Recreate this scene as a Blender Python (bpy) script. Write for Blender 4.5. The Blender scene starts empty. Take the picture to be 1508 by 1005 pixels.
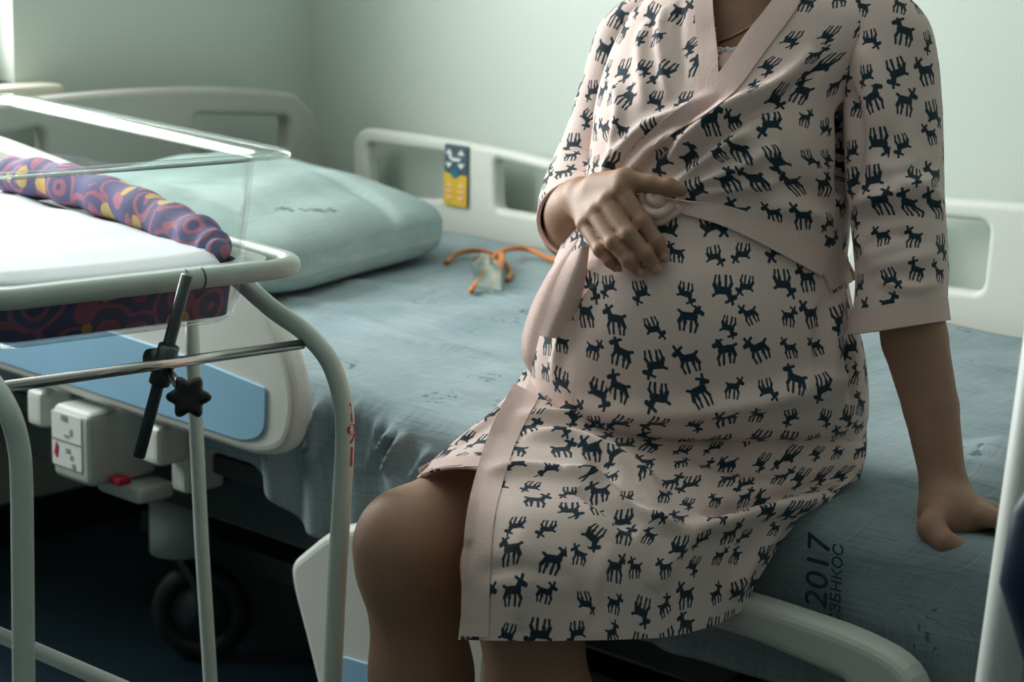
import bpy, bmesh, math, random
import numpy as np
from mathutils import Vector, Matrix
from mathutils.bvhtree import BVHTree
random.seed(7); np.random.seed(7)
SC = bpy.context.scene
COL = SC.collection
# ------------------------------------------------------------------ camera
W, H, F = 1508.0, 1005.0, 3140.0
CAM_Z = 1.30
_rho = 0.02
_dx, _dy = -2600 - W/2, -250 - H/2
_c, _s = math.cos(_rho), math.sin(_rho)
_lx, _ly = _c*_dx + _s*_dy, -_s*_dx + _c*_dy
_p = math.atan2(-_ly, F)
_a = math.atan2(-_lx, F/math.cos(_p))
HD = np.array([-math.cos(_a), math.sin(_a), 0.0])
_right = np.array([HD[1], -HD[0], 0.0])
FW = HD*math.cos(_p) + np.array([0, 0, -math.sin(_p)])
_up = np.cross(_right, FW)
RT = _c*_right + _s*_up
DN = _s*_right - _c*_up
C0 = np.array([0.0, 0.0, CAM_Z])
cam_d = bpy.data.cameras.new('camera'); cam = bpy.data.objects.new('camera', cam_d); COL.objects.link(cam)
SC.camera = cam
cam_d.sensor_width = 24.0; cam_d.lens = F/W*24.0; cam_d.clip_start = 0.05
M = Matrix(((RT[0], -DN[0], -FW[0], C0[0]), (RT[1], -DN[1], -FW[1], C0[1]), (RT[2], -DN[2], -FW[2], C0[2]), (0, 0, 0, 1)))
cam.matrix_world = M
cam_d.dof.use_dof = True; cam_d.dof.focus_distance = 2.28; cam_d.dof.aperture_fstop = 5.0

def ray(x, y): return FW*F + RT*(x - W/2) + DN*(y - H/2)
def dep(x, y, t): return C0 + ray(x, y)/F*t                 # world point at optical depth t
def onz(x, y, Z): d = ray(x, y); return C0 + d*(Z - C0[2])/d[2]
def ony(x, y, Y): d = ray(x, y); return C0 + d*(Y - C0[1])/d[1]
def onx(x, y, X): d = ray(x, y); return C0 + d*(X - C0[0])/d[0]
def proj(P):
    v = np.asarray(P) - C0; z = v@FW
    return W/2 + F*(v@RT)/z, H/2 + F*(v@DN)/z, z

# ------------------------------------------------------------------ light
wd = bpy.data.worlds.new('world'); SC.world = wd; wd.use_nodes = True
bg = wd.node_tree.nodes['Background']; bg.inputs[0].default_value = (0.75, 0.86, 0.92, 1); bg.inputs[1].default_value = 1.6
ld = bpy.data.lights.new('window_daylight', 'AREA'); ld.shape = 'RECTANGLE'
ld.size = 1.5; ld.size_y = 1.45; ld.energy = 99; ld.color = (1.0, 0.985, 0.965)
lo = bpy.data.objects.new('window_daylight', ld); COL.objects.link(lo)
lo.location = (-3.60, 1.53, 1.68); lo.rotation_euler = (0, math.radians(-90), 0)   # faces +X
SC.view_settings.view_transform = 'Standard'; SC.view_settings.look = 'None'
SC.view_settings.exposure = 0.0; SC.view_settings.gamma = 1.0; SC.view_settings.use_curve_mapping = False

# ------------------------------------------------------------------ materials
MATS = {}
def mat(name, col, rough=0.5, metal=0.0, noise=0.0, nscale=20.0, bump=0.0, bscale=200.0, spec=0.5, sss=0.0, sheen=0.0):
    if name in MATS: return MATS[name]
    m = bpy.data.materials.new(name); m.use_nodes = True; MATS[name] = m
    nt = m.node_tree; b = nt.nodes['Principled BSDF']
    b.inputs['Base Color'].default_value = (*col, 1); b.inputs['Roughness'].default_value = rough; b.inputs['Metallic'].default_value = metal
    b.inputs['Specular IOR Level'].default_value = spec
    if sheen: b.inputs['Sheen Weight'].default_value = sheen
    if sss:
        b.inputs['Subsurface Weight'].default_value = sss; b.inputs['Subsurface Radius'].default_value = (0.012, 0.005, 0.003); b.inputs['Subsurface Scale'].default_value = 1.0
    tc = nt.nodes.new('ShaderNodeTexCoord')
    if noise:
        n = nt.nodes.new('ShaderNodeTexNoise'); n.inputs['Scale'].default_value = nscale; n.inputs['Detail'].default_value = 4
        nt.links.new(tc.outputs['Object'], n.inputs['Vector'])
        mx = nt.nodes.new('ShaderNodeMix'); mx.data_type = 'RGBA'
        mx.inputs[6].default_value = tuple(max(0, c*(1 - noise)) for c in col) + (1,)
        mx.inputs[7].default_value = tuple(min(1, c*(1 + noise)) for c in col) + (1,)
        nt.links.new(n.outputs['Fac'], mx.inputs[0]); nt.links.new(mx.outputs[2], b.inputs['Base Color'])
    if bump:
        n2 = nt.nodes.new('ShaderNodeTexNoise'); n2.inputs['Scale'].default_value = bscale; n2.inputs['Detail'].default_value = 3
        nt.links.new(tc.outputs['Object'], n2.inputs['Vector'])
        bp = nt.nodes.new('ShaderNodeBump'); bp.inputs['Strength'].default_value = bump; bp.inputs['Distance'].default_value = 0.002
        nt.links.new(n2.outputs['Fac'], bp.inputs['Height']); nt.links.new(bp.outputs['Normal'], b.inputs['Normal'])
    return m

def vmath(nt, op, a=None, b=None, sc=None):
    n = nt.nodes.new('ShaderNodeVectorMath'); n.operation = op
    for i, v in ((0, a), (1, b)):
        if v is None: continue
        if isinstance(v, (tuple, list)): n.inputs[i].default_value = v
        else: nt.links.new(v, n.inputs[i])
    if sc is not None:
        if isinstance(sc, (int, float)): n.inputs['Scale'].default_value = sc
        else: nt.links.new(sc, n.inputs['Scale'])
    return n.outputs['Value'] if op in ('DOT_PRODUCT', 'LENGTH', 'DISTANCE') else n.outputs['Vector']
def smath(nt, op, a, b=None, c=None, clamp=False):
    n = nt.nodes.new('ShaderNodeMath'); n.operation = op; n.use_clamp = clamp
    for i, v in ((0, a), (1, b), (2, c)):
        if v is None: continue
        if isinstance(v, (int, float)): n.inputs[i].default_value = v
        else: nt.links.new(v, n.inputs[i])
    return n.outputs[0]
def mixc(nt, f, a, b):
    n = nt.nodes.new('ShaderNodeMix'); n.data_type = 'RGBA'
    for i, v in ((0, f), (6, a), (7, b)):
        if isinstance(v, (int, float, tuple)): n.inputs[i].default_value = v
        else: nt.links.new(v, n.inputs[i])
    return n.outputs[2]

FAWN = [((-.14, .02), (.10, .04), .102), ((.09, .06), (.17, .21), .072), ((.16, .24), (.28, .185), .066),
        ((.14, .28), (.05, .33), .038), ((.20, .29), (.22, .39), .038),
        ((.12, .02), (.20, -.15), .044), ((.20, -.15), (.17, -.34), .030), ((.05, .0), (.06, -.34), .034),
        ((-.18, .0), (-.24, -.15), .056), ((-.24, -.15), (-.20, -.35), .030), ((-.12, .0), (-.10, -.16), .048), ((-.10, -.16), (-.11, -.34), .030),
        ((-.20, .08), (-.28, .12), .040)]
def robe_material():
    m = bpy.data.materials.new('fawn_print_cotton'); m.use_nodes = True; nt = m.node_tree; b = nt.nodes['Principled BSDF']
    uv = nt.nodes.new('ShaderNodeUVMap'); uv.uv_map = 'UVMap'
    vs = vmath(nt, 'SCALE', uv.outputs[0], sc=1/0.0385)
    vo = nt.nodes.new('ShaderNodeTexVoronoi'); vo.voronoi_dimensions = '2D'; vo.feature = 'F1'
    vo.inputs['Scale'].default_value = 1.0; vo.inputs['Randomness'].default_value = 0.42
    nt.links.new(vs, vo.inputs['Vector'])
    loc = vmath(nt, 'SUBTRACT', vs, vo.outputs['Position'])
    sep = nt.nodes.new('ShaderNodeSeparateColor'); nt.links.new(vo.outputs['Color'], sep.inputs[0])
    fx = smath(nt, 'SUBTRACT', smath(nt, 'MULTIPLY', smath(nt, 'GREATER_THAN', sep.outputs[0], .5), 2.0), 1.0)
    fy = smath(nt, 'SUBTRACT', smath(nt, 'MULTIPLY', smath(nt, 'GREATER_THAN', sep.outputs[1], .46), 2.0), 1.0)
    sc = smath(nt, 'MULTIPLY_ADD', smath(nt, 'GREATER_THAN', sep.outputs[2], .42), 0.36, 1.04)     # small or large fawn
    ang = smath(nt, 'MULTIPLY', smath(nt, 'SUBTRACT', smath(nt, 'FRACT', smath(nt, 'MULTIPLY', sep.outputs[2], 7.3)), .5), .7)
    rot = nt.nodes.new('ShaderNodeVectorRotate'); rot.rotation_type = 'Z_AXIS'
    nt.links.new(loc, rot.inputs['Vector']); nt.links.new(ang, rot.inputs['Angle'])
    cx = nt.nodes.new('ShaderNodeCombineXYZ'); nt.links.new(fx, cx.inputs[0]); nt.links.new(fy, cx.inputs[1])
    p = vmath(nt, 'MULTIPLY', rot.outputs[0], cx.outputs[0])
    inv = smath(nt, 'DIVIDE', 1.22, sc)
    p = vmath(nt, 'SCALE', p, sc=inv)
    p = vmath(nt, 'MULTIPLY', p, (1, 1, 0))
    d = None
    for (a, e, r) in FAWN:
        A = (a[0], a[1], 0); BA = (e[0]-a[0], e[1]-a[1], 0); L2 = BA[0]**2 + BA[1]**2
        pa = vmath(nt, 'SUBTRACT', p, A)
        h = smath(nt, 'DIVIDE', vmath(nt, 'DOT_PRODUCT', pa, BA), L2, clamp=True)
        n = nt.nodes.new('ShaderNodeVectorMath'); n.operation = 'SCALE'; n.inputs[0].default_value = BA; nt.links.new(h, n.inputs['Scale'])
        dd = smath(nt, 'SUBTRACT', vmath(nt, 'LENGTH', vmath(nt, 'SUBTRACT', pa, n.outputs['Vector'])), r)
        d = dd if d is None else smath(nt, 'MINIMUM', d, dd)
    mr = nt.nodes.new('ShaderNodeMapRange'); nt.links.new(d, mr.inputs[0])
    mr.inputs[1].default_value = -0.012; mr.inputs[2].default_value = 0.012; mr.inputs[3].default_value = 1; mr.inputs[4].default_value = 0
    tc = nt.nodes.new('ShaderNodeTexCoord')
    nz = nt.nodes.new('ShaderNodeTexNoise'); nz.inputs['Scale'].default_value = 9; nt.links.new(tc.outputs['Object'], nz.inputs[0])
    base = mixc(nt, nz.outputs[0], (.84, .64, .60, 1), (.90, .74, .69, 1))
    ink = mixc(nt, nz.outputs[0], (.018, .035, .055, 1), (.035, .06, .08, 1))
    nt.links.new(mixc(nt, mr.outputs[0], base, ink), b.inputs['Base Color'])
    b.inputs['Roughness'].default_value = .9; b.inputs['Specular IOR Level'].default_value = .15; b.inputs['Sheen Weight'].default_value = .15
    cloth_bump(nt, b, tc)
    return m
def cloth_bump(nt, b, tc, s=.25, sc=(420)):
    n2 = nt.nodes.new('ShaderNodeTexNoise'); n2.inputs['Scale'].default_value = sc; nt.links.new(tc.outputs['Object'], n2.inputs[0])
    n3 = nt.nodes.new('ShaderNodeTexNoise'); n3.inputs['Scale'].default_value = 28; n3.inputs['Detail'].default_value = 3; nt.links.new(tc.outputs['Object'], n3.inputs[0])
    hh = smath(nt, 'MULTIPLY_ADD', n3.outputs[0], 3.0, n2.outputs[0])
    bp = nt.nodes.new('ShaderNodeBump'); bp.inputs['Strength'].default_value = s; bp.inputs['Distance'].default_value = .002
    nt.links.new(hh, bp.inputs['Height']); nt.links.new(bp.outputs[0], b.inputs['Normal'])
def plain_robe_material():
    m = bpy.data.materials.new('pink_cotton'); m.use_nodes = True; nt = m.node_tree; b = nt.nodes['Principled BSDF']
    tc = nt.nodes.new('ShaderNodeTexCoord')
    nz = nt.nodes.new('ShaderNodeTexNoise'); nz.inputs['Scale'].default_value = 12; nt.links.new(tc.outputs['Object'], nz.inputs[0])
    nt.links.new(mixc(nt, nz.outputs[0], (.80, .57, .535, 1), (.87, .67, .625, 1)), b.inputs['Base Color'])
    b.inputs['Roughness'].default_value = .9; b.inputs['Specular IOR Level'].default_value = .15; b.inputs['Sheen Weight'].default_value = .15
    cloth_bump(nt, b, tc)
    return m
def sheet_material(name, dark, light, prints=False):
    m = bpy.data.materials.new(name); m.use_nodes = True; nt = m.node_tree; b = nt.nodes['Principled BSDF']
    uv = nt.nodes.new('ShaderNodeUVMap'); uv.uv_map = 'UVMap'
    fac = None
    for s in ((14, 420, 1), (420, 14, 1)):
        v = vmath(nt, 'MULTIPLY', uv.outputs[0], s)
        n = nt.nodes.new('ShaderNodeTexNoise'); n.inputs['Scale'].default_value = 1; n.inputs['Detail'].default_value = 2; nt.links.new(v, n.inputs[0])
        fac = n.outputs[0] if fac is None else smath(nt, 'ADD', fac, n.outputs[0])
    n = nt.nodes.new('ShaderNodeTexNoise'); n.inputs['Scale'].default_value = 5; n.inputs['Detail'].default_value = 4; nt.links.new(uv.outputs[0], n.inputs[0])
    f2 = smath(nt, 'MULTIPLY_ADD', n.outputs[0], 1.2, fac)
    mr = nt.nodes.new('ShaderNodeMapRange'); nt.links.new(f2, mr.inputs[0]); mr.inputs[1].default_value = 1.15; mr.inputs[2].default_value = 2.05
    col = mixc(nt, mr.outputs[0], (*dark, 1), (*light, 1))
    if prints:   # sparse faded leaf prints
        v = vmath(nt, 'SCALE', uv.outputs[0], sc=4.2)
        vo = nt.nodes.new('ShaderNodeTexVoronoi'); vo.voronoi_dimensions = '2D'; vo.inputs['Scale'].default_value = 1; nt.links.new(v, vo.inputs[0])
        nn = nt.nodes.new('ShaderNodeTexNoise'); nn.inputs['Scale'].default_value = 70; nn.inputs['Detail'].default_value = 3; nt.links.new(uv.outputs[0], nn.inputs[0])
        near = smath(nt, 'LESS_THAN', vo.outputs['Distance'], .11)
        ink = smath(nt, 'MULTIPLY', near, smath(nt, 'GREATER_THAN', nn.outputs[0], .58))
        col = mixc(nt, smath(nt, 'MULTIPLY', ink, .6), col, (.02, .06, .08, 1))
    nt.links.new(col, b.inputs['Base Color'])
    b.inputs['Roughness'].default_value = .92; b.inputs['Specular IOR Level'].default_value = .12
    bp = nt.nodes.new('ShaderNodeBump'); bp.inputs['Strength'].default_value = .3; bp.inputs['Distance'].default_value = .0015
    nt.links.new(f2, bp.inputs['Height']); nt.links.new(bp.outputs[0], b.inputs['Normal'])
    return m
def paisley_material():
    m = bpy.data.materials.new('purple_swirl_print'); m.use_nodes = True; nt = m.node_tree; b = nt.nodes['Principled BSDF']
    tc = nt.nodes.new('ShaderNodeTexCoord'); P = tc.outputs['Object']
    nd = nt.nodes.new('ShaderNodeTexNoise'); nd.inputs['Scale'].default_value = 14; nt.links.new(P, nd.inputs[0])
    warp = vmath(nt, 'ADD', P, vmath(nt, 'SCALE', nd.outputs['Color'], sc=.035))
    v1 = nt.nodes.new('ShaderNodeTexVoronoi'); v1.inputs['Scale'].default_value = 17; nt.links.new(warp, v1.inputs[0])
    ring = smath(nt, 'SINE', smath(nt, 'MULTIPLY', v1.outputs['Distance'], 24.0))
    col = mixc(nt, nd.outputs[0], (.07, .09, .20, 1), (.19, .15, .30, 1))
    col = mixc(nt, smath(nt, 'GREATER_THAN', ring, .45), col, (.42, .15, .22, 1))
    v2 = nt.nodes.new('ShaderNodeTexVoronoi'); v2.inputs['Scale'].default_value = 24; nt.links.new(vmath(nt, 'ADD', P, (.3, .1, .7)), v2.inputs[0])
    sp = nt.nodes.new('ShaderNodeSeparateColor'); nt.links.new(v2.outputs['Color'], sp.inputs[0])
    dot = smath(nt, 'MULTIPLY', smath(nt, 'LESS_THAN', v2.outputs['Distance'], .36), smath(nt, 'GREATER_THAN', sp.outputs[0], .55))
    col = mixc(nt, dot, col, mixc(nt, sp.outputs[1], (.66, .38, .12, 1), (.55, .44, .18, 1)))
    nt.links.new(col, b.inputs['Base Color']); b.inputs['Roughness'].default_value = .85
    return m
def acrylic_material(name='clear_acrylic', tint=(.93, .97, .96), base=.05):
    m = bpy.data.materials.new(name); m.use_nodes = True; nt = m.node_tree
    out = nt.nodes['Material Output']; nt.nodes.remove(nt.nodes['Principled BSDF'])
    t = nt.nodes.new('ShaderNodeBsdfTransparent'); t.inputs[0].default_value = (*tint, 1)
    g = nt.nodes.new('ShaderNodeBsdfGlossy'); g.inputs['Roughness'].default_value = .06; g.inputs[0].default_value = (1, 1, 1, 1)
    fr = nt.nodes.new('ShaderNodeLayerWeight'); fr.inputs[0].default_value = .5
    f = smath(nt, 'MULTIPLY_ADD', smath(nt, 'POWER', fr.outputs['Facing'], 4.0), .8, base, clamp=True)
    mx = nt.nodes.new('ShaderNodeMixShader'); nt.links.new(f, mx.inputs[0]); nt.links.new(t.outputs[0], mx.inputs[1]); nt.links.new(g.outputs[0], mx.inputs[2])
    nt.links.new(mx.outputs[0], out.inputs[0])
    return m

# ------------------------------------------------------------------ helpers
def link(name, me, material=None, parent=None):
    o = bpy.data.objects.new(name, me); COL.objects.link(o)
    if material is not None:
        for mm in (material if isinstance(material, (list, tuple)) else [material]): me.materials.append(mm)
    if parent is not None: o.parent = parent; o.matrix_parent_inverse = parent.matrix_world.inverted() if False else Matrix.Translation(-world_loc(parent))
    return o
def world_loc(o):
    v = o.location.copy()
    return v + (world_loc(o.parent) + o.matrix_parent_inverse.translation if o.parent else Vector((0, 0, 0)))
def mesh(name, v, f, material=None, parent=None, smooth=True, uv=None, sharp=None):
    me = bpy.data.meshes.new(name); v = np.asarray(v, float)
    me.from_pydata([tuple(x) for x in v.tolist()], [], [tuple(x) for x in (f.tolist() if isinstance(f, np.ndarray) else f)])
    if uv is not None:
        l = me.uv_layers.new(name='UVMap'); idx = np.empty(len(me.loops), np.int32); me.loops.foreach_get('vertex_index', idx)
        l.data.foreach_set('uv', np.asarray(uv, np.float32)[idx].ravel())
    if smooth: me.polygons.foreach_set('use_smooth', [True]*len(me.polygons))
    me.update()
    if sharp: me.set_sharp_from_angle(angle=math.radians(sharp))
    return link(name, me, material, parent)
def empty(name, loc, label=None, cat=None, group=None):
    o = bpy.data.objects.new(name, None); COL.objects.link(o); o.location = loc; o.empty_display_size = .05
    if label: tag(o, label, cat, group)
    return o
def tag(o, label, cat, group=None):
    o['label'] = label; o['category'] = cat
    if group: o['group'] = group
    return o
def struct(o): o['kind'] = 'structure'; return o
def bmobj(name, bm, material, parent=None, smooth=False):
    me = bpy.data.meshes.new(name); bm.to_mesh(me); bm.free()
    if smooth: me.polygons.foreach_set('use_smooth', [True]*len(me.polygons))
    return link(name, me, material, parent)
def box_bm(bm, lo, hi, bev=0.0, seg=2, mtx=None):
    r = bmesh.ops.create_cube(bm, size=1.0); vs = r['verts']
    for v in vs: v.co = Vector([lo[i] + (v.co[i] + .5)*(hi[i] - lo[i]) for i in range(3)])
    if bev > 0:
        es = list({e for v in vs for e in v.link_edges})
        rr = bmesh.ops.bevel(bm, geom=es, offset=bev, segments=seg, profile=.6, affect='EDGES')
        vs = list(set(vs) | set(rr['verts'])); vs = [v for v in vs if v.is_valid]
    if mtx is not None: bmesh.ops.transform(bm, matrix=mtx, verts=vs)
def box(name, lo, hi, material, parent=None, bev=.0, seg=2, mtx=None):
    bm = bmesh.new(); box_bm(bm, lo, hi, bev, seg, mtx)
    return bmobj(name, bm, material, parent, smooth=False)
def spline(P, n):
    P = np.asarray(P, float); k = len(P)
    if k == 2: t = np.linspace(0, 1, n)[:, None]; return P[0]*(1-t) + P[1]*t
    E_ = np.vstack([2*P[0]-P[1], P, 2*P[-1]-P[-2]])
    t = np.linspace(0, k-1, n); i = np.minimum(t.astype(int), k-2); u = (t-i)[:, None]
    p0, p1, p2, p3 = E_[i], E_[i+1], E_[i+2], E_[i+3]
    return .5*((2*p1) + (-p0+p2)*u + (2*p0-5*p1+4*p2-p3)*u**2 + (-p0+3*p1-3*p2+p3)*u**3)
def tube_geo(path, r, ns=14, closed=False, caps=True, flat=1.0, flatdir=None):
    P = np.asarray(path, float); n = len(P); r = np.broadcast_to(np.asarray(r, float), (n,))
    if closed: T = np.roll(P, -1, 0) - np.roll(P, 1, 0)
    else: T = np.gradient(P, axis=0)
    T /= np.linalg.norm(T, axis=1)[:, None] + 1e-12
    ref = np.array([0, 0, 1.0]) if abs(T[0][2]) < .9 else np.array([1.0, 0, 0])
    if flatdir is not None: ref = np.asarray(flatdir, float)
    N = np.cross(T[0], ref); N /= np.linalg.norm(N); V = []
    th = np.linspace(0, 2*math.pi, ns, endpoint=False)
    for i in range(n):
        N = N - T[i]*(N@T[i]); N /= np.linalg.norm(N); B = np.cross(T[i], N)
        V.append(P[i] + r[i]*(np.cos(th)[:, None]*N + flat*np.sin(th)[:, None]*B))
    V = np.vstack(V); Fc = []
    for i in range(n if closed else n-1):
        j = (i+1) % n
        for k in range(ns):
            l = (k+1) % ns
            Fc.append((i*ns+k, i*ns+l, j*ns+l, j*ns+k))
    if caps and not closed:
        Fc.append(tuple(range(ns-1, -1, -1))); Fc.append(tuple((n-1)*ns+k for k in range(ns)))
    return V, Fc
def tube(name, path, r, material, parent=None, ns=14, closed=False, n=None, flat=1.0, flatdir=None):
    if n: path = spline(path, n)
    V, Fc = tube_geo(path, r, ns, closed, flat=flat, flatdir=flatdir)
    return mesh(name, V, Fc, material, parent)
def join_geo(parts):
    V, Fc, o = [], [], 0
    for v, f in parts:
        V.append(np.asarray(v, float)); Fc += [tuple(int(i)+o for i in q) for q in f]; o += len(v)
    return np.vstack(V), Fc
def fillet(P, rad, seg=6):
    """round the corners of a polyline; rad may be a list"""
    P = [np.asarray(p, float) for p in P]; out = [P[0]]
    for i in range(1, len(P)-1):
        a, b, c = P[i-1], P[i], P[i+1]; u = a-b; w = c-b; lu, lw = np.linalg.norm(u), np.linalg.norm(w); u /= lu; w /= lw
        r = rad[i] if isinstance(rad, (list, tuple)) else rad
        d = min(r, lu*.49, lw*.49)
        for t in np.linspace(0, 1, seg): out.append((1-t)**2*(b+u*d) + 2*t*(1-t)*b + t*t*(b+w*d))
    out.append(P[-1]); return np.array(out)
def round_poly(P, rad, seg=6):
    P = [np.asarray(p, float) for p in P]; n = len(P); out = []
    for i in range(n):
        a, b, c = P[i-1], P[i], P[(i+1) % n]; u = a-b; w = c-b; lu, lw = np.linalg.norm(u), np.linalg.norm(w); u /= lu; w /= lw
        r = rad[i] if isinstance(rad, (list, tuple)) else rad; d = min(r, lu*.49, lw*.49)
        for t in np.linspace(0, 1, seg): out.append((1-t)**2*(b+u*d) + 2*t*(1-t)*b + t*t*(b+w*d))
    return np.array(out)
def plate(name, loops, thick, bev, mtx, material, parent=None):
    """flat plate with holes: loops of 2D points (first outer), extruded by a bevelled 2D curve, then turned into a mesh"""
    cu = bpy.data.curves.new(name, 'CURVE'); cu.dimensions = '2D'; cu.fill_mode = 'BOTH'
    cu.extrude = max(thick/2 - bev, 1e-4); cu.bevel_depth = bev; cu.bevel_resolution = 3; cu.offset = -bev
    for lp in loops:
        s = cu.splines.new('POLY'); s.points.add(len(lp)-1); s.use_cyclic_u = True
        for q, p in zip(s.points, lp): q.co = (p[0], p[1], 0, 1)
    t = bpy.data.objects.new('tmp', cu); COL.objects.link(t)
    dg = bpy.context.evaluated_depsgraph_get()
    me = bpy.data.meshes.new_from_object(t.evaluated_get(dg)); me.name = name
    bpy.data.objects.remove(t); me.transform(mtx)
    for pl in me.polygons: pl.use_smooth = False
    o = link(name, me, None, parent); me.materials.clear(); me.materials.append(material)
    return o
def XZ(Y, ax=0):   # matrix: 2D (a,b) -> plane Y=const with x=a, z=b
    return Matrix(((1, 0, 0, 0), (0, 0, -1, Y), (0, 1, 0, 0), (0, 0, 0, 1)))
def YZ(X):
    return Matrix(((0, 0, 1, X), (1, 0, 0, 0), (0, 1, 0, 0), (0, 0, 0, 1)))
def text(name, s, size, mtx, material, parent=None, extrude=.0004):
    cu = bpy.data.curves.new(name, 'FONT'); cu.body = s; cu.size = size; cu.extrude = extrude; cu.align_x = 'CENTER'; cu.align_y = 'CENTER'
    t = bpy.data.objects.new('tmp', cu); COL.objects.link(t); dg = bpy.context.evaluated_depsgraph_get()
    me = bpy.data.meshes.new_from_object(t.evaluated_get(dg)); me.name = name; bpy.data.objects.remove(t); me.transform(mtx)
    me.materials.clear(); return link(name, me, material, parent)
def frame_mtx(o, x, y):
    x = Vector(x).normalized(); y = Vector(y); y = (y - x*y.dot(x)).normalized(); z = x.cross(y)
    return Matrix(((x.x, y.x, z.x, o[0]), (x.y, y.y, z.y, o[1]), (x.z, y.z, z.z, o[2]), (0, 0, 0, 1)))
def grid_faces(nr, nc, wrap=False):
    i, j = np.meshgrid(np.arange(nr-1), np.arange(nc if wrap else nc-1), indexing='ij'); j2 = (j+1) % nc
    return np.stack([i*nc+j, i*nc+j2, (i+1)*nc+j2, (i+1)*nc+j], -1).reshape(-1, 4)
def net(ctrl, nr, nc):
    ctrl = np.asarray(ctrl, float)
    A = np.stack([spline(row, nc) for row in ctrl])            # rows x nc
    return np.stack([spline(A[:, j], nr) for j in range(nc)], 1)   # nr x nc x 3
def grid_normals(G, wrap=False):
    du = (np.roll(G, -1, 1) - np.roll(G, 1, 1)) if wrap else np.gradient(G, axis=1)
    dv = np.gradient(G, axis=0); n = np.cross(du, dv); n /= np.linalg.norm(n, axis=2)[..., None] + 1e-12
    return n
def grid_uv(G, c0=None, r0=0, wrap=False):
    nr, nc, _ = G.shape; c0 = nc//2 if c0 is None else c0
    du = np.linalg.norm(np.diff(G, axis=1), axis=2); u = np.concatenate([np.zeros((nr, 1)), np.cumsum(du, 1)], 1); u -= u[:, c0:c0+1]
    dv = np.linalg.norm(np.diff(G, axis=0), axis=2); v = np.concatenate([np.zeros((1, nc)), np.cumsum(dv, 0)], 0); v -= v[r0:r0+1]
    v = v*.3 + np.mean(v, axis=1)[:, None]*.7
    return np.stack([u, -v], -1)
def seg_dist(P, poly):
    """distance from points P (N,3) to a polyline, and the 0..1 position along it"""
    best = np.full(len(P), 1e9); tt = np.zeros(len(P)); n = len(poly)-1
    for i in range(n):
        a, b = poly[i], poly[i+1]; ba = b-a; h = np.clip(((P-a)@ba)/(ba@ba + 1e-12), 0, 1)
        d = np.linalg.norm(P - a - h[:, None]*ba, axis=1); m = d < best
        best[m] = d[m]; tt[m] = (i + h[m])/n
    return best, tt
def bvh_of(V, Fc): return BVHTree.FromPolygons([Vector(v) for v in V.tolist()], [tuple(f) for f in (Fc.tolist() if isinstance(Fc, np.ndarray) else Fc)])
def cast(b, px, py):
    d = Vector(ray(px, py)).normalized(); h = b.ray_cast(Vector(C0), d)
    return None if h[0] is None else np.array(h[0])
FOLD_GAIN = 1.6
def folds(G, b, lst, N):
    """raise (+) or sink (-) folds along polylines given as sight lines onto the cloth"""
    P = G.reshape(-1, 3).copy(); Q = np.zeros(len(P))
    for pts, h, w in lst:
        pp = [cast(b, x, y) for x, y in spline(np.array(pts, float), max(2, 4*len(pts)))]; pp = [p for p in pp if p is not None]
        if len(pp) < 2: continue
        d, t = seg_dist(P, pp); tap = np.clip(np.minimum(t, 1-t)*5, 0, 1)**.7
        Q += FOLD_GAIN*h*tap*np.exp(-(d/w)**2)
    return G + N*Q.reshape(G.shape[:2])[..., None]
def solid(V, Fc, N, t):
    """close an open sheet to thickness t along -N (adds inner copy and rim)"""
    V = np.asarray(V); n = len(V); V2 = np.vstack([V, V - N*t]); F1 = [tuple(f) for f in np.asarray(Fc).tolist()]
    cnt = {}
    for f in F1:
        for k in range(len(f)):
            e = (f[k], f[(k+1) % len(f)]); cnt[e] = 1
    F2 = [tuple(i+n for i in reversed(f)) for f in F1]
    rim = [(e[1], e[0], e[0]+n, e[1]+n) for e in cnt if (e[1], e[0]) not in cnt]
    return V2, F1 + F2 + rim
def snoise(P, freq, seed):
    """smooth pseudo noise from a few random plane waves"""
    rs = np.random.RandomState(seed); out = np.zeros(len(P))
    for _ in range(9):
        k = rs.randn(3); k = k/np.linalg.norm(k)*freq*(.6 + .8*rs.rand()); out += np.sin(P@k + rs.rand()*6.28)
    return out/4.0
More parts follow.
